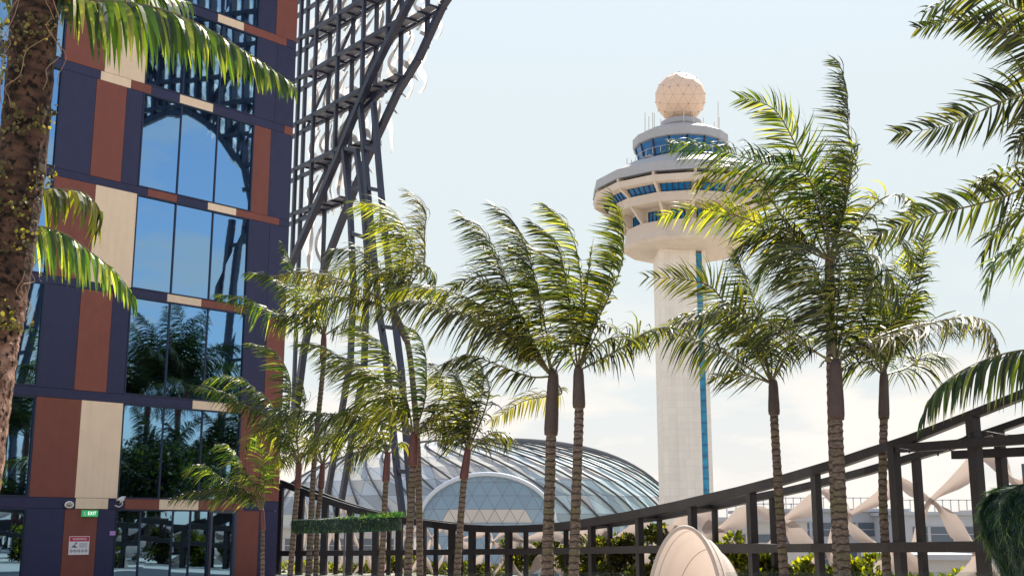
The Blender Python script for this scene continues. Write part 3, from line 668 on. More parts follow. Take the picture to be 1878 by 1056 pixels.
for k in range(32):
    a = k * math.pi / 16; p = Vector((TX + rr(84) * math.cos(a), TD + rr(84) * math.sin(a), tz(300))); mb.tube([p, p + Vector((0, 0, 1.0))], .05, 4)
    b_ = (k + 1) * math.pi / 16; q_ = Vector((TX + rr(84) * math.cos(b_), TD + rr(84) * math.sin(b_), tz(300) + 1)); mb.tube([p + Vector((0, 0, 1)), q_], .04, 4)
mb.build('railing', ANT, tower)

# ------------------------------------------------------------------ glass dome
DD = 262.0; DX = P(905, HOR, DD).x; DC = 20.3 + 12
def dome_pt(th, rho, k=1.0):
    p_ = 2.6; a = 44 if math.cos(th) > 0 else 54; b = 34
    e = 2 / 2.15
    cx, sy = math.cos(th), math.sin(th)
    x = a * rho * cx; y = b * rho * sy
    z = DC * max(0, 1 - rho ** p_) ** (1 / p_)
    v = Vector((x, y, z)); return Vector((DX, DD, -12)) + v * k
dome = thing('glass_dome', 'huge low glass dome with dark curved ribs and an arched entrance window', 'glass dome', (DX, DD, -12))
DM = bpy.data.materials.new('dome_glass'); DM.use_nodes = True; t = DM.node_tree; b = t.nodes['Principled BSDF']
at = t.nodes.new('ShaderNodeAttribute'); at.attribute_name = 'tint'; wf = t.nodes.new('ShaderNodeWireframe'); wf.inputs[0].default_value = .11
mx = t.nodes.new('ShaderNodeMixRGB'); mx.inputs['Color2'].default_value = (.16, .18, .22, 1)
t.links.new(at.outputs['Color'], mx.inputs['Color1']); t.links.new(wf.outputs[0], mx.inputs['Fac']); t.links.new(mx.outputs[0], b.inputs['Base Color'])
b.inputs['Roughness'].default_value = .55; b.inputs['Metallic'].default_value = .0; b.inputs['Specular IOR Level'].default_value = .22
NR, NT = 12, 52; TW = R(88); rl = random.Random(5)
rhos = [.12 + .88 * math.sin(math.pi / 2 * i / NR) ** 1.0 for i in range(NR + 1)]
vs = []; fs = []
for i, rho in enumerate(rhos):
    for j in range(NT): vs.append(dome_pt(2 * math.pi * (j + .5 * (i % 2)) / NT + TW * rho - (i // 2) * 0, rho))
for i in range(NR):
    for j in range(NT):
        a_, b_ = i * NT + j, i * NT + (j + 1) % NT; c_, d_ = (i + 1) * NT + j, (i + 1) * NT + (j + 1) % NT
        if i % 2 == 0: fs += [(a_, c_, b_), (b_, c_, d_)]
        else: fs += [(a_, c_, d_), (a_, d_, b_)]
fs.append(tuple(range(NT)))
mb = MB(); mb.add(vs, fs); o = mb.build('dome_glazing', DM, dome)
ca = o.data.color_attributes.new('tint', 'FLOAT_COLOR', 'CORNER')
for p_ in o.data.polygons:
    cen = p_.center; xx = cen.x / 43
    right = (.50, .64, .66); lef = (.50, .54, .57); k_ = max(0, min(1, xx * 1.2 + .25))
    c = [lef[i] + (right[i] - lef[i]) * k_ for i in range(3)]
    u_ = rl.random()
    if u_ < .12 + .3 * (cen.z > 22): c = [.60, .58, .54]  # beige sky reflections painted into the pane colours, more near the top
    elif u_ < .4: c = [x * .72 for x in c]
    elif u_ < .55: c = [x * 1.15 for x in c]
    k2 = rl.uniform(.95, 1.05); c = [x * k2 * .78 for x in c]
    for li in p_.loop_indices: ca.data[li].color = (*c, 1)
RIB = mat('dome_rib', (.085, .09, .10), .9, spec=.02)
for k in range(48):
    th = 2 * math.pi * k / 48; pts = []
    for i in range(25):
        rho = .14 + .86 * math.sin(math.pi / 2 * i / 24); pts.append(dome_pt(th + TW * rho, rho, 1.006))
    if max(p.y for p in pts) > DD + 30 and min(p.y for p in pts) > DD + 6: continue
    mb = MB(); mb.tube(pts, .21, 5, cap=True); mb.build('dome_rib', RIB, dome, True)
# entrance arch
AD = 226.0
ac = P(893, 958, AD); ax = 122 * AD / FPX; az = P(893, 869, AD).z - ac.z
def apt(a, y, k=1): return Vector((ac.x + ax * k * math.cos(a), y, ac.z + az * k * math.sin(a)))
mb = MB(); mb.tube([apt(math.pi * i / 32, AD - .3) for i in range(33)] , .42, 8)
for sgn in (0, 1): a_ = apt(math.pi * sgn, AD - .3); mb.tube([a_, Vector((a_.x + (1 - 2 * sgn) * 1.5, a_.y, -12))], .55, 8)
mb.build('arch_rim', mat('arch_white', (.50, .54, .60), .4), dome, True)
mb = MB(); vs = []; n_ = 32
for y in (AD, AD + 16):
    for i in range(n_ + 1): vs.append(apt(math.pi * i / n_, y, .995))
    vs += [Vector((ac.x - ax, y, -12)), Vector((ac.x + ax, y, -12))]
k_ = n_ + 3; fs = [(i, i + 1, k_ + i + 1, k_ + i) for i in range(n_ + 2)]
mb.add(vs, fs); mb.build('arch_vault', mat('vault_glass', (.30, .34, .38), .3), dome)
# triangulated arch glass: clip triangles to the arch
AG = []
rows = 9; hgt = az / 3.6; wt = hgt * 1.15; tri = MB()
def inside(x, z): return ((x - ac.x) / ax) ** 2 + (max(0, z - ac.z) / az) ** 2 < .985 and abs(x - ac.x) < ax
for r_ in range(-3, 6):
    for c_ in range(-14, 15):
        z0 = ac.z + r_ * hgt; z1 = z0 + hgt; x0 = ac.x + (c_ + .5 * (r_ % 2)) * wt
        for T_ in (((x0, z0), (x0 + wt, z0), (x0 + wt / 2, z1)), ((x0 + wt, z0), (x0 + wt * 1.5, z1), (x0 + wt / 2, z1))):
            pts = []
            for (x, z) in T_:
                if not inside(x, z):
                    dx, dz = (x - ac.x) / ax, max(0, z - ac.z) / az; l_ = math.hypot(dx, dz) / .99
                    if l_ > 1: x = ac.x + dx / l_ * ax; z = ac.z + dz / l_ * az if z > ac.z else z
                pts.append(Vector((x, AD + .1, z)))
            if (pts[1] - pts[0]).cross(pts[2] - pts[0]).length > .3: tri.add(pts, [(0, 1, 2)]); AG.append(r_)
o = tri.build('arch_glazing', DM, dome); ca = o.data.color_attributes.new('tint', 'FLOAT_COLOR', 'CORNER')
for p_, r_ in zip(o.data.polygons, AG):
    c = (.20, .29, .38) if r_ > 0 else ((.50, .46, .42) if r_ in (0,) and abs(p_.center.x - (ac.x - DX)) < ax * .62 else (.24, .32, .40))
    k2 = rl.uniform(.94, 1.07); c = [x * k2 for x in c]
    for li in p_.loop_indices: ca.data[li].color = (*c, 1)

# ------------------------------------------------------------------ distant buildings (beyond the fence)
BG = mat('concrete_far', (.42, .43, .46), .8, var=.15, vscale=.2); BGD = mat('far_dark_glass', (.09, .11, .14), .3); BW = mat('far_white', (.42, .40, .385), .7)
def far_block(px0, px1, ytop, Y, dep, label, m_=BG, rail=True, wrow=True, name='terminal_building', cat='building'):
    a = P(px0, ytop, Y); b = P(px1, ytop, Y); t_ = thing(name, label, cat, ((a.x + b.x) / 2, Y + dep / 2, -12))
    mb = MB(); mb.box((a.x, Y, -12), (b.x, Y + dep, a.z)); mb.build('wall', m_, t_)
    mb = MB(); mb.box((a.x - .4, Y - .4, a.z), (b.x + .4, Y + dep, a.z + .35)); mb.build('roof', BG, t_)
    z_ = a.z - 1.6
    if wrow:
        while z_ > -11:
            mb = MB(); mb.box((a.x + 1, Y - .08, z_ - 1.1), (b.x - 1, Y + .02, z_ + .4)); w1 = mb.build('window', BGD, t_)
            mb = MB(); x_ = a.x + 2.5
            while x_ < b.x - 1.5: mb.box((x_, Y - .14, z_ - 1.1), (x_ + .3, Y - .081, z_ + .4)); x_ += 2.6
            mb.box((a.x + 2.4, Y - .12, z_ - .4), (x_ - 2.2, Y - .0805, z_ - .32)); mb.build('mullion', m_, w1); z_ -= 3.2
    if rail:
        mb = MB(); x_ = a.x
        while x_ < b.x: mb.box((x_, Y, a.z + .35), (x_ + .10, Y + .1, a.z + 1.6)); x_ += .85
        mb.box((a.x, Y, a.z + 1.5), (b.x, Y + .1, a.z + 1.6)); mb.build('railing', mat('rail_far', (.5, .5, .52), .5), t_)
    return t_
far_block(1316, 1480, 955, 110, 12, 'low pale car park deck with a thin rooftop railing beyond the fence', BW, name='car_park', cat='car park')
far_block(1400, 1660, 938, 135, 20, 'grey flat-roofed terminal block seen through the fence bays')
far_block(1655, 1830, 944, 125, 14, 'wide grey terminal block with window bands at the right end of the view')
far_block(1840, 2200, 938, 150, 14, 'grey terminal block hidden partly by the shaggy green parasol', rail=False)
t_ = far_block(1670, 1800, 1026, 80, 10, 'low white canopy roof with ribs beyond the right fence bay', BW, rail=False, wrow=False, name='walkway_canopy', cat='canopy roof')
far_block(480, 760, 968, 140, 15, 'long low pale service building in front of the glass dome', BW, rail=False)
far_block(950, 1230, 985, 150, 15, 'low beige annex building between the dome and the control tower', BW, rail=True)

# ------------------------------------------------------------------ shrubs
def bush(px, ytop, Y, wpx, label, n=2600, zb=0.0):
    rb = random.Random(int(px * 7 + ytop)); Y = interp(FC, px) + (2.6 if n < 2000 else 3.4); n = int(n * .8); c = P(px, HOR, Y); top = P(px, ytop, Y).z; rw = wpx * Y / FPX / 2
    t_ = thing('shrub', label, 'shrub', (c.x, Y, zb), 'yellow green shrubs beyond the fence')
    mb = MB(); hgt_ = top - zb
    for i in range(7):
        a = rb.uniform(0, 6.28); r_ = rb.uniform(.2, .7) * rw
        mb.tube([(c.x, Y, zb), (c.x + r_ * .5 * math.cos(a), Y + r_ * .5 * math.sin(a), zb + hgt_ * .4), (c.x + r_ * math.cos(a), Y + r_ * math.sin(a), zb + hgt_ * .8)], [.04, .03, .01], 5)
    mb.build('stem', RACH, t_)
    mb = MB(); lobes = [(rb.uniform(-.75, .75) * rw, rb.uniform(-.6, .6) * rw, zb + hgt_ * rb.uniform(.25, .82), rw * rb.uniform(.28, .5)) for _ in range(11)]
    for i in range(n):
        lx, ly, lz, lr = rb.choice(lobes); v = Vector((rb.gauss(0, 1), rb.gauss(0, 1), rb.gauss(0, 1))).normalized() * lr * rb.uniform(.6, 1.08)
        p = Vector((c.x + lx, Y + ly, lz)) + v; p.z = min(max(p.z, zb + .05), top + rb.uniform(-.1, .05))
        d = (v.normalized() + Vector((rb.gauss(0, .6), rb.gauss(0, .6), rb.gauss(.3, .5)))).normalized(); a = d.cross(Vector((rb.gauss(0, 1), rb.gauss(0, 1), rb.gauss(0, 1)))).normalized()
        l_ = rb.uniform(.09, .17); w_ = l_ * .28
        mb.add([p, p + d * l_ * .5 + a * w_, p + d * l_, p + d * l_ * .5 - a * w_], [(0, 1, 2, 3)])
    mb.build('foliage', BUSHL, t_)
for px, yt, Y, wp, lab in ((1000, 968, 41, 70, 'yellow green shrub between the two tall centre palm trunks'), (952, 978, 43, 60, 'small yellow green shrub left of the tall centre palm trunks'),
                           (1105, 962, 38, 80, 'bright yellow shrub left of the pale cabana by the fence bays'), (1150, 972, 37, 60, 'yellow shrub close to the left edge of the control tower base'),
                           (1215, 955, 34, 60, 'tall yellow shrub directly behind the pale cabana'), (1345, 968, 30, 70, 'yellow green shrub right of the pale cabana'),
                           (1400, 1012, 28, 60, 'leafy shrub behind the slim palm trunk right of the tower'), (1460, 1015, 27, 90, 'low leafy shrub left of the thick double palm trunk'),
                           (1570, 1010, 26, 80, 'dark green shrub between the two rightmost palm trunks'), (1290, 985, 32, 60, 'small shrub half hidden behind the cabana hoop'),
                           (740, 1020, 50, 60, 'low shrub behind the fence left of the tall leaning steel leg'), (690, 1030, 50, 50, 'low shrub behind the slim palm trunk under the green parasol'), (1050, 1000, 40, 70, 'low shrub behind the right one of the centre trunks'),
                           (1240, 1010, 33, 80, 'low dense shrub in front of the control tower base')):
    bush(px, yt, Y, wp, lab)

rh = random.Random(21)
WH = ['left of', 'right of']
hx = [(560, 52), (610, 52), (655, 51), (800, 49), (845, 47), (890, 46), (1070, 39), (1130, 38), (1180, 36), (1320, 30.5), (1375, 29), (1430, 27.5), (1510, 26), (1610, 25), (1690, 24), (1740, 24), (1820, 23)]
hl = ['low shrub behind the leftmost palm trunks beside the hotel corner', 'low shrub under the left half of the green parasol rim', 'low shrub under the right half of the green parasol rim', 'low shrub in front of the left foot of the dome arch',
      'low shrub behind the slim trunk before the dome arch', 'low shrub below the centre of the dome arch', 'low shrub just right of the two tall centre trunks', 'low shrub in the bay left of the cabana', 'low shrub touching the left hoop of the cabana',
      'low shrub at the right foot of the cabana', 'low shrub left of the slim trunk beyond the cabana', 'low shrub right of the slim trunk beyond the cabana', 'low shrub behind the thick double trunk', 'low shrub behind the rightmost full trunk',
      'low shrub in the left half of the wide right fence bay', 'low shrub in the right half of the wide right fence bay', 'low shrub behind the shaggy green parasol']
for (x_, Y_), lb in zip(hx, hl): bush(x_, 1034 + rh.uniform(-4, 8) + (x_ > 1300) * 6, Y_, 80, lb, 1100)

# ------------------------------------------------------------------ palms
WIND = Vector((-1, -.15, .05))
def frond(parent, pts, leaf, ml, roll=25, g=1.1, w=.55, seed=0, sp=.042, wid=.034, rach=.018, start=.14, droop=0, tipl=.32, gap=.03):
    rf = random.Random(seed); c = spline(pts, 40)
    ln = [0]
    for a, b in zip(c, c[1:]): ln.append(ln[-1] + (b - a).length)
    tot = ln[-1]; mb = MB(); k = len(c)
    mb.tube(c, [rach * (1.25 - 1.1 * i / k) for i in range(k)], 5, mi=1)
    def at(s_):
        x = s_ * tot
        for i in range(k - 1):
            if ln[i + 1] >= x: f = (x - ln[i]) / max(1e-6, ln[i + 1] - ln[i]); return c[i].lerp(c[i + 1], f), (c[i + 1] - c[i]).normalized()
        return c[-1], (c[-1] - c[-2]).normalized()
    n = max(12, int(tot * (1 - start) / (sp * .66))); Yv = Vector((0, 1, 0)); rl_ = R(roll)
    noff = rf.uniform(0, 100); gone = 0
    for i in range(n):
        s_ = start + (1 - start) * (i + rf.uniform(-.3, .3)) / n; s_ = min(max(s_, 0), .999)
        if gone > 0: gone -= 1; continue
        if rf.random() < gap * .3: gone = rf.randint(1, 3)
        p, T = at(s_)
        s0 = Yv - T * Yv.dot(T)
        if s0.length < .15: s0 = Vector((1, 0, 0)) - T * T.x
        s0.normalize(); s1 = T.cross(s0)
        u = (s_ - start) / (1 - start)
        prof = min(1, .45 + 2.6 * u) * (1 - (1 - tipl) * max(0, (u - .35) / .65) ** 1.6)
        cl = noise.noise(Vector((u * 7 + noff, 0, 0)))
        for sd in (-1, 1):
            rr_ = rl_ + rf.uniform(-.38, .38) + cl * .6
            side = (s0 * math.cos(rr_) + s1 * math.sin(rr_)) * sd
            if rf.random() < .05: continue
            an = R(16 + 34 * u + rf.uniform(-8, 8))
            d0 = side * math.cos(an) + T * math.sin(an) + Vector((0, 0, 1)) * .12
            Lf = leaf * 1.42 * prof * rf.uniform(.78, 1.12); q = p.copy(); seg = 5; row = []
            wl_ = wid * rf.uniform(.7, 1.15) * (.6 + .4 * prof)
            gg = g * 1.2 * rf.uniform(.7, 1.35); ww = w * 1.4 * (1 + cl) * rf.uniform(.6, 1.4)
            tws = rf.uniform(-.5, .5)
            for j in range(seg + 1):
                v = j / seg; d = (d0.normalized() + (Vector((0, 0, -gg)) + WIND * ww) * (v * 1.25 + .22)).normalized()
                wv_ = T - d * T.dot(d)
                if wv_.length < .1: wv_ = d.cross(side)
                wv_.normalize(); nn = d.cross(wv_); wv_ = (wv_ * math.cos(tws) + nn * math.sin(tws))
                hw = wl_ / 2 * (.55, 1.0, .95, .75, .42, .05)[j]
                row += [q - wv_ * hw, q + wv_ * hw]; q = q + d * (Lf / seg)
            mb.add(row, [(2 * j, 2 * j + 1, 2 * j + 3, 2 * j + 2) for j in range(seg)], 0)
    o = mb.build('frond', [ml, RACH], parent, False)
    return o
LM = {'m': LEAF, 'g': LEAFG, 'y': LEAFY, 'd': LEAFD}
PG = 'palm trees around the pool deck'
def palm(label, Y, trunk, fronds, crown=None, wpx=20, shaft=None, seed=1, tm=None, leafscale=1.0, group=PG, sp=.042):
    """trunk: pixels from crown down to the base row; fronds: (pixels, leaflet length px, kind, roll, gravity, wind)"""
    rp = random.Random(seed); n = len(trunk)
    base = P(trunk[-1][0], trunk[-1][1], Y); q2 = P(trunk[-2][0], trunk[-2][1], Y); d = (base - q2).normalized()
    gp = base + d * ((base.z) / max(.2, -d.z)) if base.z > 0 else base
    root = thing('palm_tree', label, 'palm tree', (gp.x, gp.y, 0), group)
    w3 = [P(x, y, Y) for x, y in trunk]; w3.append(gp - Vector((0, 0, .1)))
    c = spline(w3, 26); fine = []
    tl = sum((b - a).length for a, b in zip(c, c[1:])); nr = int(tl / .026)
    for i in range(nr + 1):
        x = i / nr * 26; j = min(int(x), 25); fine.append(c[j].lerp(c[j + 1], x - j))
    r0 = wpx * Y / FPX / 2; rad = []
    for i in range(len(fine)):
        u = i / len(fine); ph = (i % 4); rad.append(r0 * (.71 + .22 * u) * (1 + (.07, .0, -.05, -.03)[ph] * (.25 if tm else 1)) * rp.uniform(.975, 1.025))
    mb = MB(); mb.tube(fine, rad, 14); mb.build('trunk', tm or TRUNK, root, False)
    if shaft:
        ml_, hpx = shaft; top = w3[0]; up = (w3[0] - w3[1]).normalized(); h_ = hpx * Y / FPX
        bot = top - up * h_; mb = MB()
        pr = [(0, 1.0), (.1, 1.08), (.35, 1.04), (.6, .95), (.85, .9), (1.0, .78), (1.12, .5)]
        mb.tube([bot + up * h_ * a for a, _ in pr], [r0 * b for _, b in pr], 12); mb.build('crownshaft', ml_, root, True)
    for i, fr in enumerate(fronds):
        px_, lf, kd, roll, g_, w_ = fr[:6]
        dz = fr[6] if len(fr) > 6 else rp.uniform(-1, 1) * .06 * Y
        m_ = len(px_); pts = [P(x, y, Y + dz * (k / (m_ - 1)) ** 1.3) for k, (x, y) in enumerate(px_)]
        frond(root, pts, lf * Y / FPX * leafscale, LM[kd], roll, g_, w_, seed * 97 + i, sp=sp * (Y / 18) ** .5 if Y > 18 else sp, gap=.30, wid=max(.028, .030 * (Y / 18) ** .4), rach=.014 * (Y / 15) ** .5)
    return root

B0 = (1012, 690)
palm('left of two close tall centre palms, its big fronds blown left', 19.5, [(1015, 688), (1012, 760), (1008, 900), (1003, 1056)], [
    ([B0, (960, 640), (880, 587), (800, 559), (741, 554), (690, 574)], 78, 'm', 15, 1.3, .25),
    ([B0, (950, 620), (880, 560), (820, 535), (760, 527), (705, 541)], 62, 'y', 20, 1.1, .4),
    ([B0, (965, 610), (925, 510), (890, 435), (845, 395)], 66, 'm', 40, .7, .9),
    ([B0, (1000, 600), (975, 490), (945, 415), (908, 379)], 66, 'm', 30, .6, .9),
    ([B0, (1040, 640), (1058, 600), (1046, 534), (1014, 484), (965, 446)], 82, 'm', 25, .8, 1.0),
    ([B0, (950, 610), (905, 545), (870, 510), (825, 528)], 55, 'm', 50, .6, .5),
    ([B0, (945, 605), (895, 570), (850, 558)], 60, 'd', 20, 1.0, .6),
    ([B0, (970, 690), (910, 668), (860, 652), (812, 668)], 52, 'm', 20, 1.2, .3),
    ([B0, (985, 640), (960, 590), (930, 540), (890, 520)], 70, 'm', 15, 1.0, .6),
    ([B0, (995, 610), (985, 540), (955, 470), (935, 452)], 75, 'y', 20, .8, .9),
    ([B0, (1030, 720), (1000, 727), (956, 737), (899, 774)], 34, 'd', 60, 1.0, .2)], wpx=24, shaft=(SHAFTB, 110), seed=11)
B0 = (1060, 680)
palm('right of two close tall centre palms, one straight frond against the tower', 19, [(1061, 678), (1062, 760), (1057, 900), (1052, 1056)], [
    ([B0, (1068, 592), (1064, 502), (1046, 426), (998, 376)], 60, 'm', 30, .6, .9),
    ([B0, (1050, 600), (1032, 484), (1014, 441), (975, 408)], 55, 'm', 30, .6, .9),
    ([B0, (1090, 600), (1118, 541), (1140, 484), (1142, 410), (1124, 360)], 66, 'm', 20, .35, 1.1),
    ([B0, (1085, 600), (1110, 530), (1132, 450), (1137, 380)], 50, 'y', 40, .5, .8),
    ([B0, (1110, 655), (1150, 632), (1194, 606), (1240, 602)], 50, 'm', 35, .9, .2),
    ([B0, (1090, 640), (1130, 618), (1165, 625)], 48, 'm', 30, 1.0, .2),
    ([B0, (1085, 630), (1105, 595), (1125, 600)], 50, 'm', 20, 1.0, .4),
    ([B0, (1040, 640), (1010, 620), (985, 630)], 55, 'm', 20, 1.1, .4),
    ([B0, (1072, 560), (1083, 470), (1088, 440)], 14, 'm', 20, .1, .1)], wpx=22, shaft=(SHAFTB, 70), seed=12)
B0 = (1415, 703)
palm('slim palm right of the control tower with thin fronds over its shaft', 20, [(1418, 700), (1420, 770), (1428, 900), (1438, 1056)], [
    ([B0, (1366, 670), (1313, 640), (1260, 619), (1220, 611), (1180, 618), (1148, 640)], 58, 'm', 35, 1.1, .1),
    ([B0, (1387, 693), (1350, 686), (1308, 693)], 46, 'y', 30, .8, .6),
    ([B0, (1413, 646), (1392, 579), (1366, 508), (1348, 465)], 58, 'm', 30, .5, .8),
    ([B0, (1385, 610), (1330, 555), (1302, 525), (1260, 513), (1220, 510), (1185, 508)], 52, 'y', 78, .35, .1),
    ([B0, (1370, 620), (1320, 580), (1270, 575), (1225, 590)], 52, 'm', 30, .9, .3),
    ([B0, (1440, 650), (1450, 600), (1430, 560)], 55, 'm', 30, .8, .6),
    ([B0, (1430, 660), (1455, 625), (1490, 620)], 45, 'm', 30, 1.0, .2),
    ([B0, (1400, 640), (1370, 590), (1330, 560), (1290, 560)], 60, 'm', 20, .9, .5)], wpx=20, shaft=(SHAFTB, 60), seed=13)
B0 = (1532, 668)
palm('thick palm in front at right centre with a low dense crown', 16.5, [(1532, 670), (1534, 760), (1540, 900), (1549, 1056)], [
    ([B0, (1472, 630), (1419, 595), (1379, 577), (1313, 571), (1260, 590)], 80, 'm', 20, 1.2, .2),
    ([B0, (1527, 608), (1501, 513), (1485, 476), (1440, 460), (1395, 485)], 95, 'm', 15, 1.0, .7),
    ([B0, (1520, 600), (1490, 520), (1450, 490), (1410, 515)], 85, 'm', 25, .9, .7),
    ([B0, (1560, 600), (1600, 518), (1590, 460), (1558, 424)], 70, 'm', 25, .9, .8),
    ([B0, (1582, 636), (1650, 610), (1707, 593), (1764, 582), (1803, 587), (1821, 616), (1834, 648)], 74, 'd', 12, 1.0, .75),
    ([B0, (1582, 632), (1645, 604), (1700, 592), (1750, 590), (1790, 600)], 62, 'm', 15, 1.3, .15),
    ([B0, (1560, 640), (1590, 620), (1620, 640)], 60, 'm', 25, 1.1, .3),
    ([B0, (1535, 590), (1540, 500), (1535, 440)], 70, 'm', 20, .7, .9),
    ([B0, (1550, 580), (1570, 500), (1580, 440)], 65, 'm', 20, .7, .9),
    ([B0, (1520, 655), (1502, 674)], 12, 'd', 20, .5, .2)], wpx=28, shaft=(SHAFTB, 100), seed=14)
B0 = (1521, 478)
palm('tallest palm at right with a frond standing straight up above the rest', 18, [(1521, 476), (1522, 560), (1524, 700), (1530, 900), (1538, 1056)], [
    ([B0, (1545, 400), (1563, 300), (1556, 248), (1554, 187), (1543, 128), (1528, 108)], 60, 'm', 20, .35, 1.1),
    ([B0, (1540, 410), (1556, 340), (1560, 290), (1566, 262)], 50, 'm', 60, .5, .5),
    ([B0, (1538, 400), (1550, 340), (1548, 290), (1530, 268)], 56, 'y', 25, .5, .9),
    ([B0, (1505, 400), (1474, 300), (1430, 213), (1395, 188), (1356, 180)], 62, 'm', 62, .35, .35),
    ([B0, (1516, 410), (1494, 346), (1455, 308), (1400, 300), (1330, 278), (1232, 262)], 66, 'g', 45, .9, .2),
    ([B0, (1460, 430), (1404, 353), (1369, 318), (1320, 308), (1280, 330)], 92, 'y', 25, .9, .5),
    ([B0, (1450, 445), (1390, 410), (1320, 388), (1260, 385), (1208, 398)], 56, 'y', 45, .7, .2),
    ([B0, (1560, 430), (1608, 372), (1645, 358), (1676, 372), (1668, 392)], 50, 'm', 25, .8, .8),
    ([B0, (1570, 440), (1620, 430), (1660, 450), (1685, 500)], 60, 'm', 25, .9, .6),
    ([B0, (1500, 440), (1480, 380), (1450, 340), (1420, 330)], 80, 'm', 20, .9, .7),
    ([B0, (1475, 445), (1430, 420), (1385, 430), (1350, 460)], 75, 'm', 25, 1.0, .5),
    ([B0, (1490, 450), (1455, 440), (1410, 470), (1390, 520)], 75, 'g', 25, 1.0, .5),
    ([B0, (1540, 450), (1580, 400), (1600, 360)], 60, 'm', 30, .7, .8),
    ([B0, (1545, 500), (1590, 500), (1625, 560)], 70, 'm', 20, 1.0, .5),
    ([B0, (1550, 470), (1600, 470), (1640, 520), (1650, 580)], 62, 'm', 30, .9, .5)], wpx=20, shaft=(SHAFTR, 100), seed=15)
B0 = (1620, 688)
palm('rightmost full palm, its trunk in front of the rising fence beam', 19, [(1621, 688), (1621, 760), (1619, 900), (1627, 1056)], [
    ([B0, (1645, 608), (1662, 539), (1679, 491), (1697, 430)], 46, 'm', 70, .3, .3),
    ([B0, (1665, 673), (1700, 648), (1735, 655)], 62, 'm', 25, 1.2, .2),
    ([B0, (1600, 640), (1590, 560), (1585, 500)], 60, 'm', 30, .7, .7),
    ([B0, (1625, 620), (1618, 550), (1600, 490)], 65, 'm', 30, .7, .8),
    ([B0, (1590, 665), (1555, 668), (1530, 690)], 48, 'm', 25, 1.0, .4),
    ([B0, (1632, 610), (1645, 540), (1640, 490)], 60, 'm', 40, .7, .7),
    ([B0, (1640, 640), (1660, 600), (1655, 560)], 52, 'g', 30, .7, .6),
    ([B0, (1610, 650), (1590, 610), (1560, 600)], 58, 'm', 25, 1.0, .5),
    ([B0, (1660, 590), (1690, 500), (1692, 440)], 50, 'm', 30, .8, .5)], wpx=19, shaft=(SHAFTB, 80), seed=16)
# palms whose trunks stand right of the frame
B0 = (1995, 330)
palm('palm at the right edge whose upper fronds reach in from outside the view', 11, [(2000, 330), (2010, 600), (2030, 1056)], [
    ([B0, (1960, 150), (1920, 50), (1860, 16), (1800, -6), (1745, -4), (1695, 25)], 92, 'm', 45, .8, .3),
    ([B0, (1970, 180), (1900, 80), (1830, 52), (1760, 38), (1680, 53)], 56, 'm', 60, .5, .2),
    ([B0, (1940, 200), (1878, 175), (1817, 196), (1770, 217), (1727, 233), (1645, 245)], 70, 'm', 72, .45, .3),
    ([B0, (1930, 325), (1844, 360), (1775, 379), (1706, 395), (1637, 419), (1592, 442)], 58, 'm', 70, .5, .2),
    ([B0, (1930, 310), (1870, 320), (1815, 328), (1780, 345)], 62, 'm', 35, .9, .2),
    ([B0, (1930, 380), (1870, 388), (1825, 425), (1800, 470)], 66, 'm', 35, .9, .2),
    ([B0, (1930, 430), (1870, 450), (1825, 478), (1805, 540)], 72, 'g', 25, 1.0, .2),
    ([B0, (1930, 240), (1890, 235), (1850, 290)], 60, 'm', 45, .8, .2),
    ([B0, (1990, 120), (1960, -20), (1900, -60), (1830, -50)], 90, 'm', 35, .8, .3)], wpx=38, shaft=(SHAFTB, 120), seed=17, sp=.036)
B0 = (2080, 720)
palm('low palm at the right edge with one broad frond hanging over the fence', 10, [(2085, 720), (2090, 900), (2100, 1056)], [
    ([B0, (1990, 665), (1930, 645), (1878, 642), (1820, 655), (1760, 682), (1715, 718), (1688, 768)], 90, 'g', 8, 3.0, .1, .5),
    ([B0, (2010, 640), (1960, 600), (1910, 600)], 90, 'g', 20, 1.2, .1),
    ([B0, (2120, 620), (2160, 560), (2220, 560)], 90, 'm', 20, 1.2, .1)], wpx=42, shaft=(SHAFTB, 90), seed=18, sp=.036)
# left cluster
B0 = (857, 830)
palm('slim palm in front of the dome arch with a red crownshaft', 26, [(858, 826), (853, 860), (845, 950), (838, 1056)], [
    ([B0, (864, 772), (850, 725), (824, 703), (785, 695)], 62, 'y', 25, .8, .8),
    ([B0, (875, 765), (887, 700), (882, 665)], 44, 'm', 30, .5, .8),
    ([B0, (890, 750), (895, 700), (860, 668), (808, 670)], 45, 'm', 30, .8, .6),
    ([B0, (881, 809), (905, 792), (928, 796), (936, 818)], 46, 'y', 25, 1.0, .3),
    ([B0, (835, 800), (812, 790), (795, 803)], 50, 'm', 25, 1.0, .5),
    ([B0, (845, 780), (820, 745), (790, 740)], 60, 'm', 20, .9, .7),
    ([B0, (862, 790), (868, 755), (860, 730)], 50, 'm', 20, .8, .8),
    ([B0, (858, 760), (845, 700), (830, 680)], 50, 'm', 30, .6, .8)], wpx=15, shaft=(SHAFTR, 52), seed=21)
B0 = (758, 800)
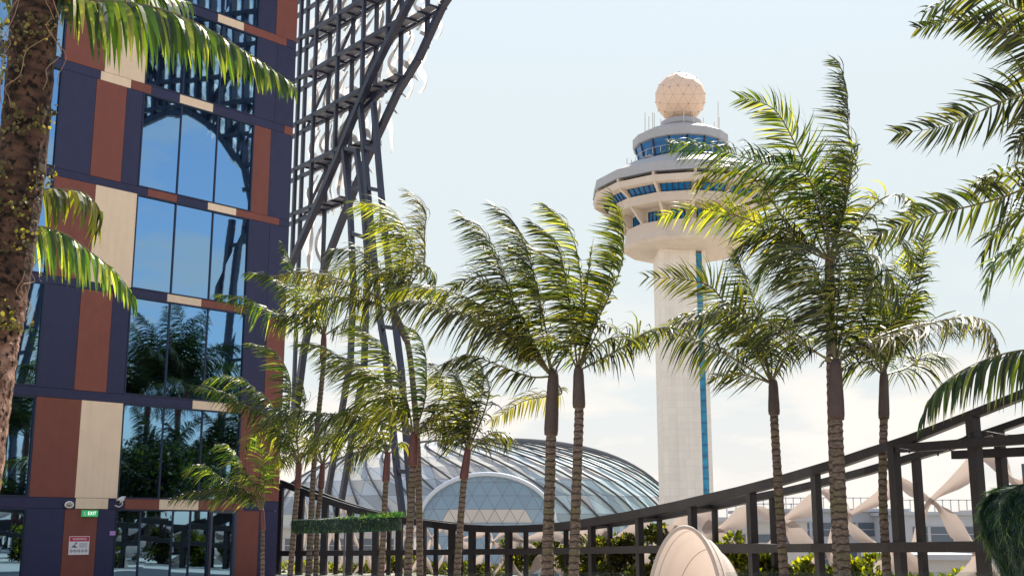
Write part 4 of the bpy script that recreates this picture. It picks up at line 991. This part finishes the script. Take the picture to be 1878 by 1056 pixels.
palm('sturdy palm left of the dome arch with a dark red crownshaft and long left fronds', 26, [(759, 798), (757, 860), (752, 960), (748, 1056)], [
    ([B0, (753, 765), (744, 741), (715, 710), (682, 687), (640, 672), (596, 675)], 66, 'm', 20, 1.0, .7),
    ([B0, (748, 741), (729, 682), (706, 644), (673, 613), (640, 600)], 68, 'm', 25, .7, .9),
    ([B0, (720, 730), (670, 685), (623, 655), (587, 637), (548, 630)], 60, 'm', 25, .9, .7),
    ([B0, (694, 773), (642, 762), (586, 757), (548, 751), (520, 751), (484, 770)], 58, 'g', 12, 1.3, .3),
    ([B0, (778, 740), (782, 680), (778, 640), (765, 612), (748, 600)], 44, 'g', 20, .6, 1.0),
    ([B0, (787, 788), (819, 782), (832, 794), (821, 812)], 46, 'd', 20, .7, .9),
    ([B0, (800, 750), (812, 700), (790, 662)], 40, 'm', 30, .8, .6),
    ([B0, (735, 760), (700, 735), (660, 740), (630, 765)], 60, 'm', 20, 1.0, .5),
    ([B0, (790, 770), (805, 760), (825, 775)], 46, 'y', 25, 1.0, .4),
    ([B0, (745, 770), (720, 750), (690, 760), (670, 790)], 55, 'y', 25, 1.0, .4)], wpx=17, shaft=(SHAFTR, 56), seed=22)
B0 = (712, 834)
palm('short slim palm with a bright red crownshaft over the green parasol', 30, [(711, 832), (708, 880), (704, 960), (699, 1056)], [
    ([B0, (690, 802), (650, 790), (605, 800), (565, 828)], 52, 'm', 20, 1.1, .4),
    ([B0, (702, 795), (682, 772), (650, 775)], 50, 'y', 25, .9, .6),
    ([B0, (718, 790), (722, 745)], 40, 'y', 30, .5, .8),
    ([B0, (735, 812), (752, 818), (766, 842)], 38, 'y', 25, 1.1, .2),
    ([B0, (680, 815), (655, 828), (638, 856)], 46, 'm', 25, 1.0, .3),
    ([B0, (690, 790), (660, 760), (620, 765)], 55, 'm', 25, 1.0, .5)], wpx=13, shaft=(SHAFTR, 50), seed=23)
B0 = (722, 574)
palm('high palm behind the left cluster with arching fronds beside the steel lattice', 28, [(722, 572), (745, 620), (757, 700), (767, 850), (770, 1056)], [
    ([B0, (700, 562), (669, 549), (635, 545), (600, 548), (566, 566)], 56, 'm', 15, 1.3, .2),
    ([B0, (687, 541), (650, 524), (608, 507), (577, 501), (546, 499), (510, 507)], 54, 'd', 15, 1.2, .3),
    ([B0, (750, 520), (758, 475), (752, 440), (733, 407), (705, 382), (658, 373)], 74, 'y', 25, .8, .9),
    ([B0, (760, 510), (777, 486), (779, 423), (781, 390), (765, 366), (745, 352)], 48, 'd', 25, .4, 1.0),
    ([B0, (745, 505), (777, 486), (794, 502), (798, 532)], 46, 'm', 25, .9, .7),
    ([B0, (744, 525), (725, 502), (704, 498), (678, 522)], 48, 'm', 20, 1.0, .5),
    ([B0, (700, 500), (665, 465), (630, 458), (602, 456)], 56, 'm', 20, 1.1, .3),
    ([B0, (710, 530), (680, 500), (640, 490), (600, 500)], 56, 'y', 20, 1.1, .3),
    ([B0, (750, 540), (790, 535), (830, 560)], 56, 'y', 20, 1.0, .3),
    ([B0, (740, 500), (745, 450), (725, 420), (690, 410)], 60, 'm', 25, .8, .9)], wpx=14, shaft=(SHAFTB, 60), seed=24)
B0 = (594, 616)
palm('thin tall palm in front of the lattice foot beside the hotel corner', 33, [(594, 616), (592, 680), (576, 850), (565, 1056)], [
    ([B0, (575, 600), (546, 593), (504, 574), (462, 553), (431, 543), (398, 541)], 44, 'g', 15, 1.2, .2),
    ([B0, (580, 575), (567, 553), (533, 528), (504, 512), (483, 503), (454, 501)], 40, 'g', 20, 1.0, .3),
    ([B0, (560, 560), (545, 525), (532, 480), (517, 445)], 30, 'g', 30, .6, .5),
    ([B0, (620, 598), (640, 584), (664, 580)], 40, 'm', 25, 1.1, .1),
    ([B0, (600, 560), (608, 510)], 52, 'y', 25, .8, .6),
    ([B0, (575, 580), (550, 550), (525, 540)], 50, 'y', 25, 1.0, .4),
    ([B0, (590, 570), (575, 530), (545, 515)], 55, 'y', 20, 1.0, .5),
    ([B0, (605, 580), (625, 550), (650, 545)], 46, 'm', 25, 1.0, .2),
    ([B0, (570, 590), (540, 575), (510, 585)], 44, 'g', 20, 1.1, .3)], wpx=12, shaft=(SHAFTR, 46), seed=25)
B0 = (549, 852)
palm('short palm nearest the hotel corner with a red crownshaft and upswept fronds', 31, [(549, 850), (545, 900), (538, 980), (532, 1056)], [
    ([B0, (528, 780), (533, 715), (527, 680), (510, 652), (488, 637), (460, 631)], 44, 'g', 22, .7, .9),
    ([B0, (501, 749), (473, 718), (446, 698), (416, 690), (382, 696)], 46, 'g', 20, 1.0, .4),
    ([B0, (486, 762), (450, 745), (410, 722), (350, 706)], 40, 'g', 30, .9, .3),
    ([B0, (545, 790), (560, 740), (555, 700)], 40, 'm', 30, .6, .8),
    ([B0, (520, 800), (480, 790), (450, 820)], 44, 'm', 25, 1.1, .3),
    ([B0, (565, 815), (590, 800), (615, 815)], 42, 'm', 25, 1.1, .2)], wpx=12, shaft=(SHAFTR, 44), seed=26)
B0 = (592, 852)
palm('short palm between two others left of the green parasol, with a red crownshaft', 33.5, [(592, 850), (588, 900), (582, 960), (579, 1056)], [
    ([B0, (575, 815), (545, 800), (508, 812)], 44, 'm', 25, 1.1, .3),
    ([B0, (598, 800), (588, 765)], 44, 'm', 30, .8, .6),
    ([B0, (620, 815), (650, 806), (682, 818)], 44, 'm', 25, 1.1, .2),
    ([B0, (570, 832), (540, 832), (506, 850)], 38, 'y', 25, 1.1, .2),
    ([B0, (570, 780), (540, 762), (500, 772)], 48, 'm', 25, 1.0, .4),
    ([B0, (615, 780), (645, 770), (668, 785)], 44, 'm', 25, 1.0, .3)], wpx=11, shaft=(SHAFTR, 44), seed=27)
B0 = (481, 936)
palm('small young palm against the hotel wall by the glass door', 29, [(481, 936), (482, 960), (481, 1056)], [
    ([B0, (485, 880), (480, 830), (468, 802)], 26, 'g', 60, .4, .2),
    ([B0, (470, 893), (450, 868), (437, 840), (420, 820), (393, 815)], 38, 'g', 25, 1.0, .4),
    ([B0, (460, 905), (400, 898), (345, 905), (312, 918)], 30, 'g', 30, .9, .3),
    ([B0, (440, 895), (400, 872), (370, 852), (343, 858)], 40, 'g', 25, 1.1, .3),
    ([B0, (486, 880), (492, 845), (512, 837), (543, 840)], 46, 'y', 12, 1.4, .1),
    ([B0, (455, 915), (420, 910), (385, 925)], 28, 'g', 30, 1.0, .3)], wpx=9, shaft=(SHAFTR, 34), seed=28)
# near left palms
B0 = (90, -200)
big = palm('huge near palm trunk at the left edge covered in small climbing leaves', 4.6, [(95, -260), (75, -60), (66, 0), (40, 300), (0, 560), (-18, 650), (-53, 900), (-75, 1056)], [
    ([B0, (110, -70), (150, -5), (210, 3), (280, 14), (345, 36), (420, 76), (485, 118), (543, 158)], 96, 'g', 8, 3.4, .0, .5),
    ([B0, (140, -90), (220, -30), (290, -14), (350, 5)], 95, 'g', 8, 3.4, .0, .9),
    ([B0, (40, -120), (-20, -60), (-60, 40)], 120, 'g', 20, 1.4, .1, 1.0)], wpx=112, shaft=None, seed=31, tm=TRUNKR, sp=.022)
B0 = (-90, 560)
palm('low palm hidden behind the huge near trunk, two fronds showing at its right', 7.0, [(-90, 560), (-95, 800), (-100, 1056)], [
    ([B0, (-20, 450), (30, 418), (75, 416), (120, 430), (170, 465), (215, 502), (250, 550)], 80, 'g', 8, 3.0, .05, .4),
    ([B0, (-30, 440), (30, 365), (75, 349), (120, 347), (155, 354), (180, 380), (183, 408), (170, 436)], 74, 'y', 8, 2.4, .5, .6),
    ([B0, (-60, 300), (-30, 60), (10, -40)], 90, 'g', 30, 1.1, .1, 0.5)], wpx=60, seed=32, sp=.026)
# climbing plant on the near trunk
cl = MB(); rc = random.Random(9)
tr = spline([P(x, y, 4.6) for x, y in [(95, -260), (75, -60), (66, 0), (40, 300), (0, 560), (-18, 650), (-53, 900), (-75, 1056)]], 120)
for i in range(4600):
    u = rc.random() ** 1.15 * .66; k_ = u * 120; p = tr[int(k_)].lerp(tr[int(k_) + 1], k_ % 1); a = rc.uniform(math.pi * .85, math.pi * 2.15)
    d = Vector((math.cos(a), math.sin(a), 0)); q = p + d * (.114 + rc.uniform(0, .022)); n_ = (d + Vector((rc.gauss(0, .5), rc.gauss(0, .5), rc.gauss(-.1, .5)))).normalized()
    if noise.noise(q * 7) < .02 + .15 * math.cos(a): continue
    s_ = rc.uniform(.005, .0115); e1 = n_.cross(Vector((rc.gauss(0, 1), rc.gauss(0, 1), rc.gauss(0, 1)))).normalized(); e2 = n_.cross(e1)
    cl.add([q + (e1 * math.cos(b_ * 1.047) + e2 * .8 * math.sin(b_ * 1.047)) * s_ for b_ in range(6)], [(0, 1, 2, 3, 4, 5)])
for i in range(34):
    k_ = rc.uniform(2, 70); p = tr[int(k_)]; a = rc.uniform(math.pi, math.pi * 2.1); pts = []
    for j in range(7):
        a += rc.gauss(0, .22); p2 = tr[min(118, int(k_ + j * 1.2))]; pts.append(p2 + Vector((math.cos(a), math.sin(a), 0)) * (.122 + rc.uniform(0, .02)))
    cl.tube(spline(pts, 16), .0018, 4, mi=1)
random.seed(3); EPI = leaf_mat('climber_leaf', (.018, .018, .010), (.040, .034, .022), (.070, .056, .040), (.15, .12, .09), .5)
one(cl, 'climbing_plant', [EPI, mat('aerial_root', (.22, .13, .08), .8)], 'small round-leaved climbing plant clinging to the huge near palm trunk', 'climbing plant')

# ------------------------------------------------------------------ shaggy green parasols
RAF = leaf_mat('raffia_green', (.004, .022, .018), (.010, .050, .040), (.035, .11, .075), (.28, .34, .16), .5)
RAFB = mat('raffia_base', (.006, .030, .024), .9)
def strands(mb, p, d, out, l_, w_, rs):
    a = d.cross(out).normalized(); q = p + d * l_ * .5 + out * rs.uniform(.0, .03) * l_ * 4; e = p + d * l_ + out * rs.uniform(-.02, .05) * l_ * 4 + a * rs.gauss(0, .25) * l_
    mb.add([p - a * w_, p + a * w_, q + a * w_, q - a * w_, e], [(0, 1, 2, 3), (3, 2, 4)])
Yp = 22.0; pc = P(636, 962, Yp); Rp = 97 * Yp / FPX
par = thing('green_parasol', 'round green raffia parasol rim at eye level among the left palms', 'parasol', (pc.x, Yp, 0), 'green raffia parasols')
rs = random.Random(4); hp = 23 * Yp / FPX; tilt = lambda a: .025 * math.cos(a) + .02 * math.sin(a)
mb = MB(); vs = []; n_ = 48
for i in range(n_):
    a = 2 * math.pi * i / n_; r_ = Rp
    for dz_, k_ in ((-hp / 2, .985), (hp / 2, 1), (hp / 2, .94), (-hp / 2, .93)): vs.append((pc.x + r_ * k_ * math.cos(a), Yp + r_ * k_ * math.sin(a), pc.z + dz_ + tilt(a)))
fs = [(i * 4 + k_, ((i + 1) % n_) * 4 + k_, ((i + 1) % n_) * 4 + (k_ + 1) % 4, i * 4 + (k_ + 1) % 4) for i in range(n_) for k_ in range(4)]
mb.add(vs, fs); mb.build('rim', RAFB, par)
mb = MB()
for i in range(5200):
    a = rs.uniform(0, 6.283); o_ = Vector((math.cos(a), math.sin(a), 0)); z_ = pc.z + tilt(a) + rs.uniform(-.3, .52) * hp
    d = Vector((-o_.y * rs.uniform(-1, 1), o_.x * rs.uniform(-1, 1), -1.0)).normalized()
    strands(mb, Vector((pc.x, Yp, 0)) + o_ * (Rp + .003) + Vector((0, 0, z_)), d, o_, rs.uniform(.04, .10), .0045, rs)
for i in range(1500):
    a = rs.gauss(-.1, .6); o_ = Vector((math.cos(a), math.sin(a), 0)); p = Vector((pc.x, Yp, pc.z + tilt(a) + hp * .5)) + o_ * (Rp * rs.uniform(.88, 1.02))
    d = Vector((rs.gauss(.3, .5), rs.gauss(0, .5), rs.uniform(.1, 1))).normalized(); strands(mb, p, d, Vector((0, -1, .2)), rs.uniform(.05, .13), .004, rs)
mb.build('raffia_fringe', RAF, par)
GREYM = mat('parasol_metal', (.10, .10, .11), .4, metal=.4)
for k in range(8):
    a = k * math.pi / 4 + .2; mb = MB(); mb.tube([Vector((pc.x, Yp, pc.z + hp * .62)), Vector((pc.x + Rp * .95 * math.cos(a), Yp + Rp * .95 * math.sin(a), pc.z + hp * .42 + tilt(a)))], .011, 6); mb.build('spoke', GREYM, par)
mb = MB(); mb.tube([(pc.x - .03, Yp, 0), (pc.x - .03, Yp, pc.z + hp * .7)], .018, 8); mb.build('pole', GREYM, par, True)
# the near shaggy one at the right edge
Yq = 8.0; par2 = thing('green_parasol', 'drooping shaggy dark green raffia parasol cut off by the right edge', 'parasol', (P(1925, 1000, Yq).x, Yq, 0), 'green raffia parasols')
cx = P(1925, 1000, Yq).x; prof = [(1862, 888), (1838, 897), (1822, 915), (1812, 940), (1816, 975), (1828, 1005), (1842, 1035), (1855, 1070), (1870, 1120)]
mb = MB(); vs = []; n_ = 64; pr = [(cx - P(x, y, Yq).x, P(x, y, Yq).z) for x, y in prof]
def lob(a, z): return 1 + .085 * math.sin(a * 11 + z * 3) + .04 * math.sin(a * 23)
for r_, z_ in pr:
    for j in range(n_): a = 2 * math.pi * j / n_; vs.append((cx + r_ * lob(a, z_) * math.cos(a), Yq + r_ * lob(a, z_) * math.sin(a), z_))
fs = [(i * n_ + j, i * n_ + (j + 1) % n_, (i + 1) * n_ + (j + 1) % n_, (i + 1) * n_ + j) for i in range(len(pr) - 1) for j in range(n_)] + [tuple(range(n_))]
mb.add(vs, fs); mb.build('canopy', RAFB, par2, True)
mb = MB()
for i in range(15000):
    k_ = rs.uniform(0, len(pr) - 1.001); j = int(k_); f = k_ - j; r_ = pr[j][0] * (1 - f) + pr[j + 1][0] * f; z_ = pr[j][1] * (1 - f) + pr[j + 1][1] * f
    a = rs.uniform(2.2, 5.6); o_ = Vector((math.cos(a), math.sin(a), 0)); dr = Vector((pr[j + 1][0] - pr[j][0], 0, pr[j + 1][1] - pr[j][1])).normalized()
    d = (o_ * dr.x + Vector((0, 0, dr.z)) + Vector((rs.gauss(0, .25), rs.gauss(0, .25), 0))).normalized()
    strands(mb, Vector((cx, Yq, z_)) + o_ * r_ * lob(a, z_), d, (o_ + Vector((0, 0, .1))).normalized(), rs.uniform(.05, .13), .0026, rs)
mb.build('raffia_fringe', RAF, par2)
mb = MB(); mb.tube([(cx, Yq, 0), (cx, Yq, pr[0][1] + .12)], .02, 8); mb.build('pole', GREYM, par2, True)
p_ = P(1876, 850, Yq + .3); mb = MB(); mb.tube([(p_.x, p_.y, 0), p_], .012, 8); mb.build('support_rod', GREYM, par2, True)

# ------------------------------------------------------------------ cabana
Yc = 20.0; cab = thing('cabana', 'pale fabric cocoon cabana with curved hoops in front of the control tower', 'cabana', (P(1262, 1000, Yc).x, Yc, 0))
FAB = mat('cabana_fabric', (.82, .72, .66), .8, bump=.2, bscale=25, transl=.25, tcol=(.8, .68, .6)); PIPE = mat('cabana_hoop', (.55, .45, .39), .6)
hoops = [(1256, 1110, 68, 144, 0), (1268, 1108, 68, 136, .35), (1284, 1106, 66, 122, .75), (1302, 1106, 62, 100, 1.1), (1318, 1110, 54, 74, 1.4), (1330, 1120, 44, 44, 1.6)]
def hp_pt(h, a):
    cx_, cy_, rx, ry, dz_ = h; return P(cx_ - rx * math.cos(a) * (1 - .10 * math.sin(a)), cy_ - ry * math.sin(a), Yc + dz_)
mb = MB(); n_ = 28; hh = []
for i in range(len(hoops) - 1):
    for k_ in range(4): f = k_ / 4; hh.append([a * (1 - f) + b * f for a, b in zip(hoops[i], hoops[i + 1])])
hh.append(hoops[-1]); vs = []
for i, h in enumerate(hh):
    sag = [0, .985, .98, .985][i % 4] or 1
    for j in range(n_ + 1):
        hx = list(h); hx[2] *= sag; hx[3] *= sag; vs.append(hp_pt(hx, math.pi * j / n_))
fs = [(i * (n_ + 1) + j, i * (n_ + 1) + j + 1, (i + 1) * (n_ + 1) + j + 1, (i + 1) * (n_ + 1) + j) for i in range(len(hh) - 1) for j in range(n_)]
fs.append(tuple((len(hh) - 1) * (n_ + 1) + j for j in range(n_ + 1)))
mb.add(vs, fs); mb.build('canopy', FAB, cab, True)
for i, h in ((0, hoops[0]), (1, hoops[1]), (2, hoops[3])):
    mb = MB(); mb.tube([hp_pt(h, math.pi * j / n_) for j in range(n_ + 1)], .032 if i == 0 else .009, 8); mb.build('hoop', PIPE, cab, True)
    h2 = list(h); 
a_ = hp_pt(hoops[0], 0); b_ = hp_pt(hoops[0], math.pi)
mb = MB(); mb.lathe([(.66, .05), (.70, .12), (.70, .40), (.62, .46)], ((a_.x + b_.x) / 2 + .1, Yc + .7), 28); mb.build('daybed_base', mat('daybed', (.35, .28, .22), .8), cab, True)

# ------------------------------------------------------------------ glass balustrade on the deck
BAL = bpy.data.materials.new('clear_glass'); BAL.use_nodes = True; t = BAL.node_tree; b = t.nodes['Principled BSDF']
tr_ = t.nodes.new('ShaderNodeBsdfTransparent'); tr_.inputs[0].default_value = (.90, .94, .93, 1); mx = t.nodes.new('ShaderNodeMixShader'); mx.inputs[0].default_value = .94
b.inputs['Base Color'].default_value = (.12, .14, .14, 1); b.inputs['Roughness'].default_value = .05
t.links.new(b.outputs[0], mx.inputs[1]); t.links.new(tr_.outputs[0], mx.inputs[2]); t.links.new(mx.outputs[0], t.nodes['Material Output'].inputs[0])
for x0, x1, Y, lab in ((1330, 1960, 14.5, 'clear glass pool balustrade along the bottom right of the view'), (505, 1150, 24.5, 'clear glass pool balustrade along the bottom left of the view')):
    a = P(x0, 1048, Y); b_ = P(x1, 1048, Y); bal = thing('glass_balustrade', lab, 'balustrade', ((a.x + b_.x) / 2, Y, 0)); n_ = max(3, int((b_.x - a.x) / 1.15))
    for i in range(n_):
        xx0 = a.x + (b_.x - a.x) * i / n_ + .008; xx1 = a.x + (b_.x - a.x) * (i + 1) / n_ - .008; mb = MB(); mb.box((xx0, Y, .02), (xx1, Y + .012, a.z)); mb.build('glass_panel', BAL, bal)
        mb = MB(); mb.box((xx0 + .1, Y - .03, 0), (xx0 + .16, Y + .04, .16)); mb.build('clamp', GREYM, bal)
# cable with small lights along the fence
mb = MB(); pts = [P(1650, 822, 18), P(1720, 830, 17.3), P(1773, 798, 16.6), P(1800, 790, 16.3), P(1850, 797, 15.8), P(1900, 792, 15.2)]; c = spline(pts, 40); mb.tube(c, .006, 5)
for i in range(2, 40, 3): mb.tube([c[i], c[i] - Vector((0, 0, .045))], .014, 6)
one(mb, 'string_lights', BLACK, 'thin cable with small bulbs strung along the upper right fence rail', 'string lights')

# ------------------------------------------------------------------ right-hand side of the terrace (outside the frame, seen in the mirror glass)
def V(px, py, D):             # point at virtual depth D behind the mirror plane -> its real place
    v = P(px, py, D); return v - NRM * 2 * (v - A).dot(NRM)
arch = thing('steel_lattice', 'arched steel lattice mirrored in the hotel windows', 'steel lattice', V(400, 965, 88) * 1)
VN = Vector((1, 0, 0))
ac_ = [(150, 330), (200, 265), (255, 233), (300, 213), (335, 213), (370, 233), (402, 268), (432, 312), (452, 350), (466, 392), (474, 440)]
for D, dy in ((86, 0), (88.5, -4)):
    for a, b_ in zip(ac_, ac_[1:]):
        m = MB(); m.bar(V(a[0], a[1] + dy, D), V(b_[0], b_[1] + dy, D), .42, .42); m.build('edge_chord', STEEL, arch)
def arch_y(x): return interp(ac_, x)
for k_, x in enumerate(range(210, 500, 22)):
    for D in (86, 88.5):
        m = MB(); m.bar(V(x + (D - 86) * 2, arch_y(min(x, 474)), D), V(x + 8 + (D - 86) * 2, -60, D), .3, .3); m.build('post', STEEL, arch)
for y in (-20, 40, 95, 150, 200, 255, 305, 350):
    xl_ = [x for x in range(180, 480, 4) if arch_y(x) > y]
    if not xl_: continue
    for D in (86, 88.5):
        if y < 210: m = MB(); m.bar(V(180, y + 18, D), V(500, y - 22, D), .3, .34); m.build('cross_beam', STEEL, arch)
        else: m = MB(); m.bar(V(396 if y < 290 else 430, y + 3, D), V(500, y - 8, D), .3, .3); m.build('cross_beam', STEEL, arch)
for pr in ([(440, 392), (424, 520), (405, 700), (385, 930)], [(466, 392), (450, 520), (440, 700), (437, 930)], [(449, 385), (432, 300)], [(300, 215), (262, 120)], [(402, 268), (470, 190)], [(452, 350), (500, 300)], [(370, 233), (450, 90)],
           [(85, 500), (60, 600), (30, 720), (20, 930)], [(60, 490), (40, 580), (15, 700), (0, 930)]):
    for a, b_ in zip(pr, pr[1:]):
        m = MB(); m.bar(V(*a, 87), V(*b_, 87), .42, .42); m.build('leg', STEEL, arch)
for a, b_ in (((434, 440), (460, 436)), ((422, 560), (447, 556)), ((410, 665), (441, 662)), ((398, 780), (439, 776)), ((50, 600), (40, 602)), ((62, 640), (30, 650))):
    m = MB(); m.bar(V(*a, 87), V(*b_, 87), .25, .25); m.build('rung', STEEL, arch)
rnd = random.Random(8)
for x in range(212, 480, 22):
    for y in (-20, 40, 95, 150, 205, 260, 310):
        if arch_y(x + 11) < y + 30: continue
        am = rnd.choice((-4, 4)); petal([V(x + 11 + am * k_, y + 52 * u, 90) for u, k_ in ((0, -1), (.3, 1), (.6, -1), (1, 1))], (.2, .55, .25, .5, .2), VN, PETAL if rnd.random() < .7 else PETALG, arch, 8)
f2 = thing('screen_fence', 'dark steel fence with pale panels mirrored in the ground floor glass', 'fence', V(330, 1010, 80))
tp = [(-40, 978), (220, 976), (330, 975), (385, 962), (420, 945), (450, 928), (500, 895)]
for D in (76, 78):
    for a, b_ in zip(tp, tp[1:]):
        m = MB(); m.bar(V(*a, D), V(*b_, D), .4, .75); m.build('top_beam', STEELB, f2)
    m = MB(); m.bar(V(-40, 1018, D), V(500, 1015, D), .35, .35); m.build('middle_rail', STEELB, f2)
for i, x in enumerate(range(-30, 500, 20)):
    p = V(x, interp(tp, x), 76 if i % 2 else 78); m = MB(); m.bar((p.x, p.y, 0), p, .3, .36); m.build('post', STEELB, f2)
    for y0, y1 in ((interp(tp, x) + 8, 1015), (1020, 1056)):
        petal([V(x + 4, y0, 79), V(x + 12, (y0 + y1) / 2, 79), V(x + 6, y1, 79)], (.06, .26, .06), VN, PETALP, f2, 6)

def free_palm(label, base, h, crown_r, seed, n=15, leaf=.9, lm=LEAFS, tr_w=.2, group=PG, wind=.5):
    rp = random.Random(seed); root = thing('palm_tree', label, 'palm tree', (base.x, base.y, 0), group)
    c = [Vector((base.x + .15 * math.sin(u * 2 + seed), base.y, -.1 + (h + .1) * u)) for u in [i / 40 for i in range(41)]]
    mb = MB(); mb.tube(c, [tr_w * (1.15 - .3 * i / 40) * (1 + .05 * (i % 2)) for i in range(41)], 12); mb.build('trunk', TRUNK, root)
    top = c[-1]; mb = MB(); mb.tube([top + Vector((0, 0, z_)) for z_ in (-1.3, -1.0, -.4, 0, .2)], [tr_w * k_ for k_ in (.95, 1.2, 1.05, .9, .5)], 12); mb.build('crownshaft', SHAFTR, root, True)
    for i in range(n):
        a = 2.4 * i + rp.uniform(-.3, .3); el_ = R(rp.uniform(5, 82)); Lr = crown_r * rp.uniform(.8, 1.15); d = Vector((math.cos(a) * math.cos(el_), math.sin(a) * math.cos(el_), math.sin(el_)))
        pts = []; q = top.copy(); dd = d.copy()
        for k_ in range(6): pts.append(q.copy()); q = q + dd * Lr / 5; dd = (dd + Vector((0, 0, -.24)) + WIND * .12 * wind).normalized()
        frond(root, pts, leaf, lm, rp.uniform(10, 45), 1.0, wind, seed * 31 + i, sp=.075, wid=.06, rach=.03, gap=.02)
for i, (px, py, D, cr_, lab) in enumerate(((328, 725, 74, 6.0, 'tall palm right of the view, mirrored large in the hotel glass'), (262, 740, 79, 5.4, 'second tall palm right of the view, mirrored left of the first'),
                                 (360, 905, 76, 4.6, 'shorter palm right of the view, mirrored low in the hotel glass'), (285, 880, 70, 4.4, 'short palm right of the view with a heavy crown, mirrored low'),
                                 (412, 860, 84, 4.0, 'far slim palm right of the view, mirrored beside the lattice legs'), (50, 800, 76, 5.0, 'palm right of the view, mirrored in the far left window strip'), (240, 900, 80, 4.6, 'palm right of the view, mirrored at the left end of the door glass'),
                                 (20, 930, 70, 3.6, 'low palm right of the view, mirrored in the lowest left window'))):
    p = V(px, py, D); print('free palm', round(p.x, 1), round(p.y, 1), round(p.z, 1), 'px', round(939 + p.x / max(p.y, .1) * FPX))
    free_palm(lab, p, p.z, cr_, 50 + i, n=20 if i in (0, 3) else 16, leaf=1.15 if i < 2 else .9)

# a broad shade tree outside the frame, the dark mass low in the mirror glass
def shade_tree(label, c0, h, r_, seed, n=7000):
    rb = random.Random(seed); t_ = thing('shade_tree', label, 'tree', (c0.x, c0.y, 0)); mb = MB(); crown = MB()
    mb.tube([(c0.x, c0.y, -.1), (c0.x + .1, c0.y, h * .3), (c0.x, c0.y + .1, h * .6)], [.35, .28, .18], 10)
    lobes = []
    for i in range(14):
        a = rb.uniform(0, 6.28); rr_ = rb.uniform(.2, .8) * r_; p = Vector((c0.x + rr_ * math.cos(a), c0.y + rr_ * math.sin(a), h * rb.uniform(.42, .86))); lobes.append((p, r_ * rb.uniform(.28, .45)))
        mb.tube([(c0.x, c0.y, h * .35), p.lerp(Vector((c0.x, c0.y, h * .5)), .5), p], [.16, .09, .03], 6)
    for i in range(n):
        p0, lr = rb.choice(lobes); v = Vector((rb.gauss(0, 1), rb.gauss(0, 1), rb.gauss(0, .8))).normalized(); p = p0 + v * lr * rb.uniform(.5, 1.1)
        d = (v + Vector((rb.gauss(0, .7), rb.gauss(0, .7), rb.gauss(0, .7)))).normalized(); a = d.cross(Vector((rb.gauss(0, 1), rb.gauss(0, 1), 1))).normalized(); l_ = rb.uniform(.2, .4)
        crown.add([p, p + d * l_ * .5 + a * l_ * .25, p + d * l_, p + d * l_ * .5 - a * l_ * .25], [(0, 1, 2, 3)])
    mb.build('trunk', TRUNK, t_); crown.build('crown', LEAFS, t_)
p = V(275, 850, 66); shade_tree('dark round-crowned tree right of the view, mirrored low in the hotel glass', p, 6.2, 2.8, 5)

for o in TMP:
    if '_o' in o: del o['_o']
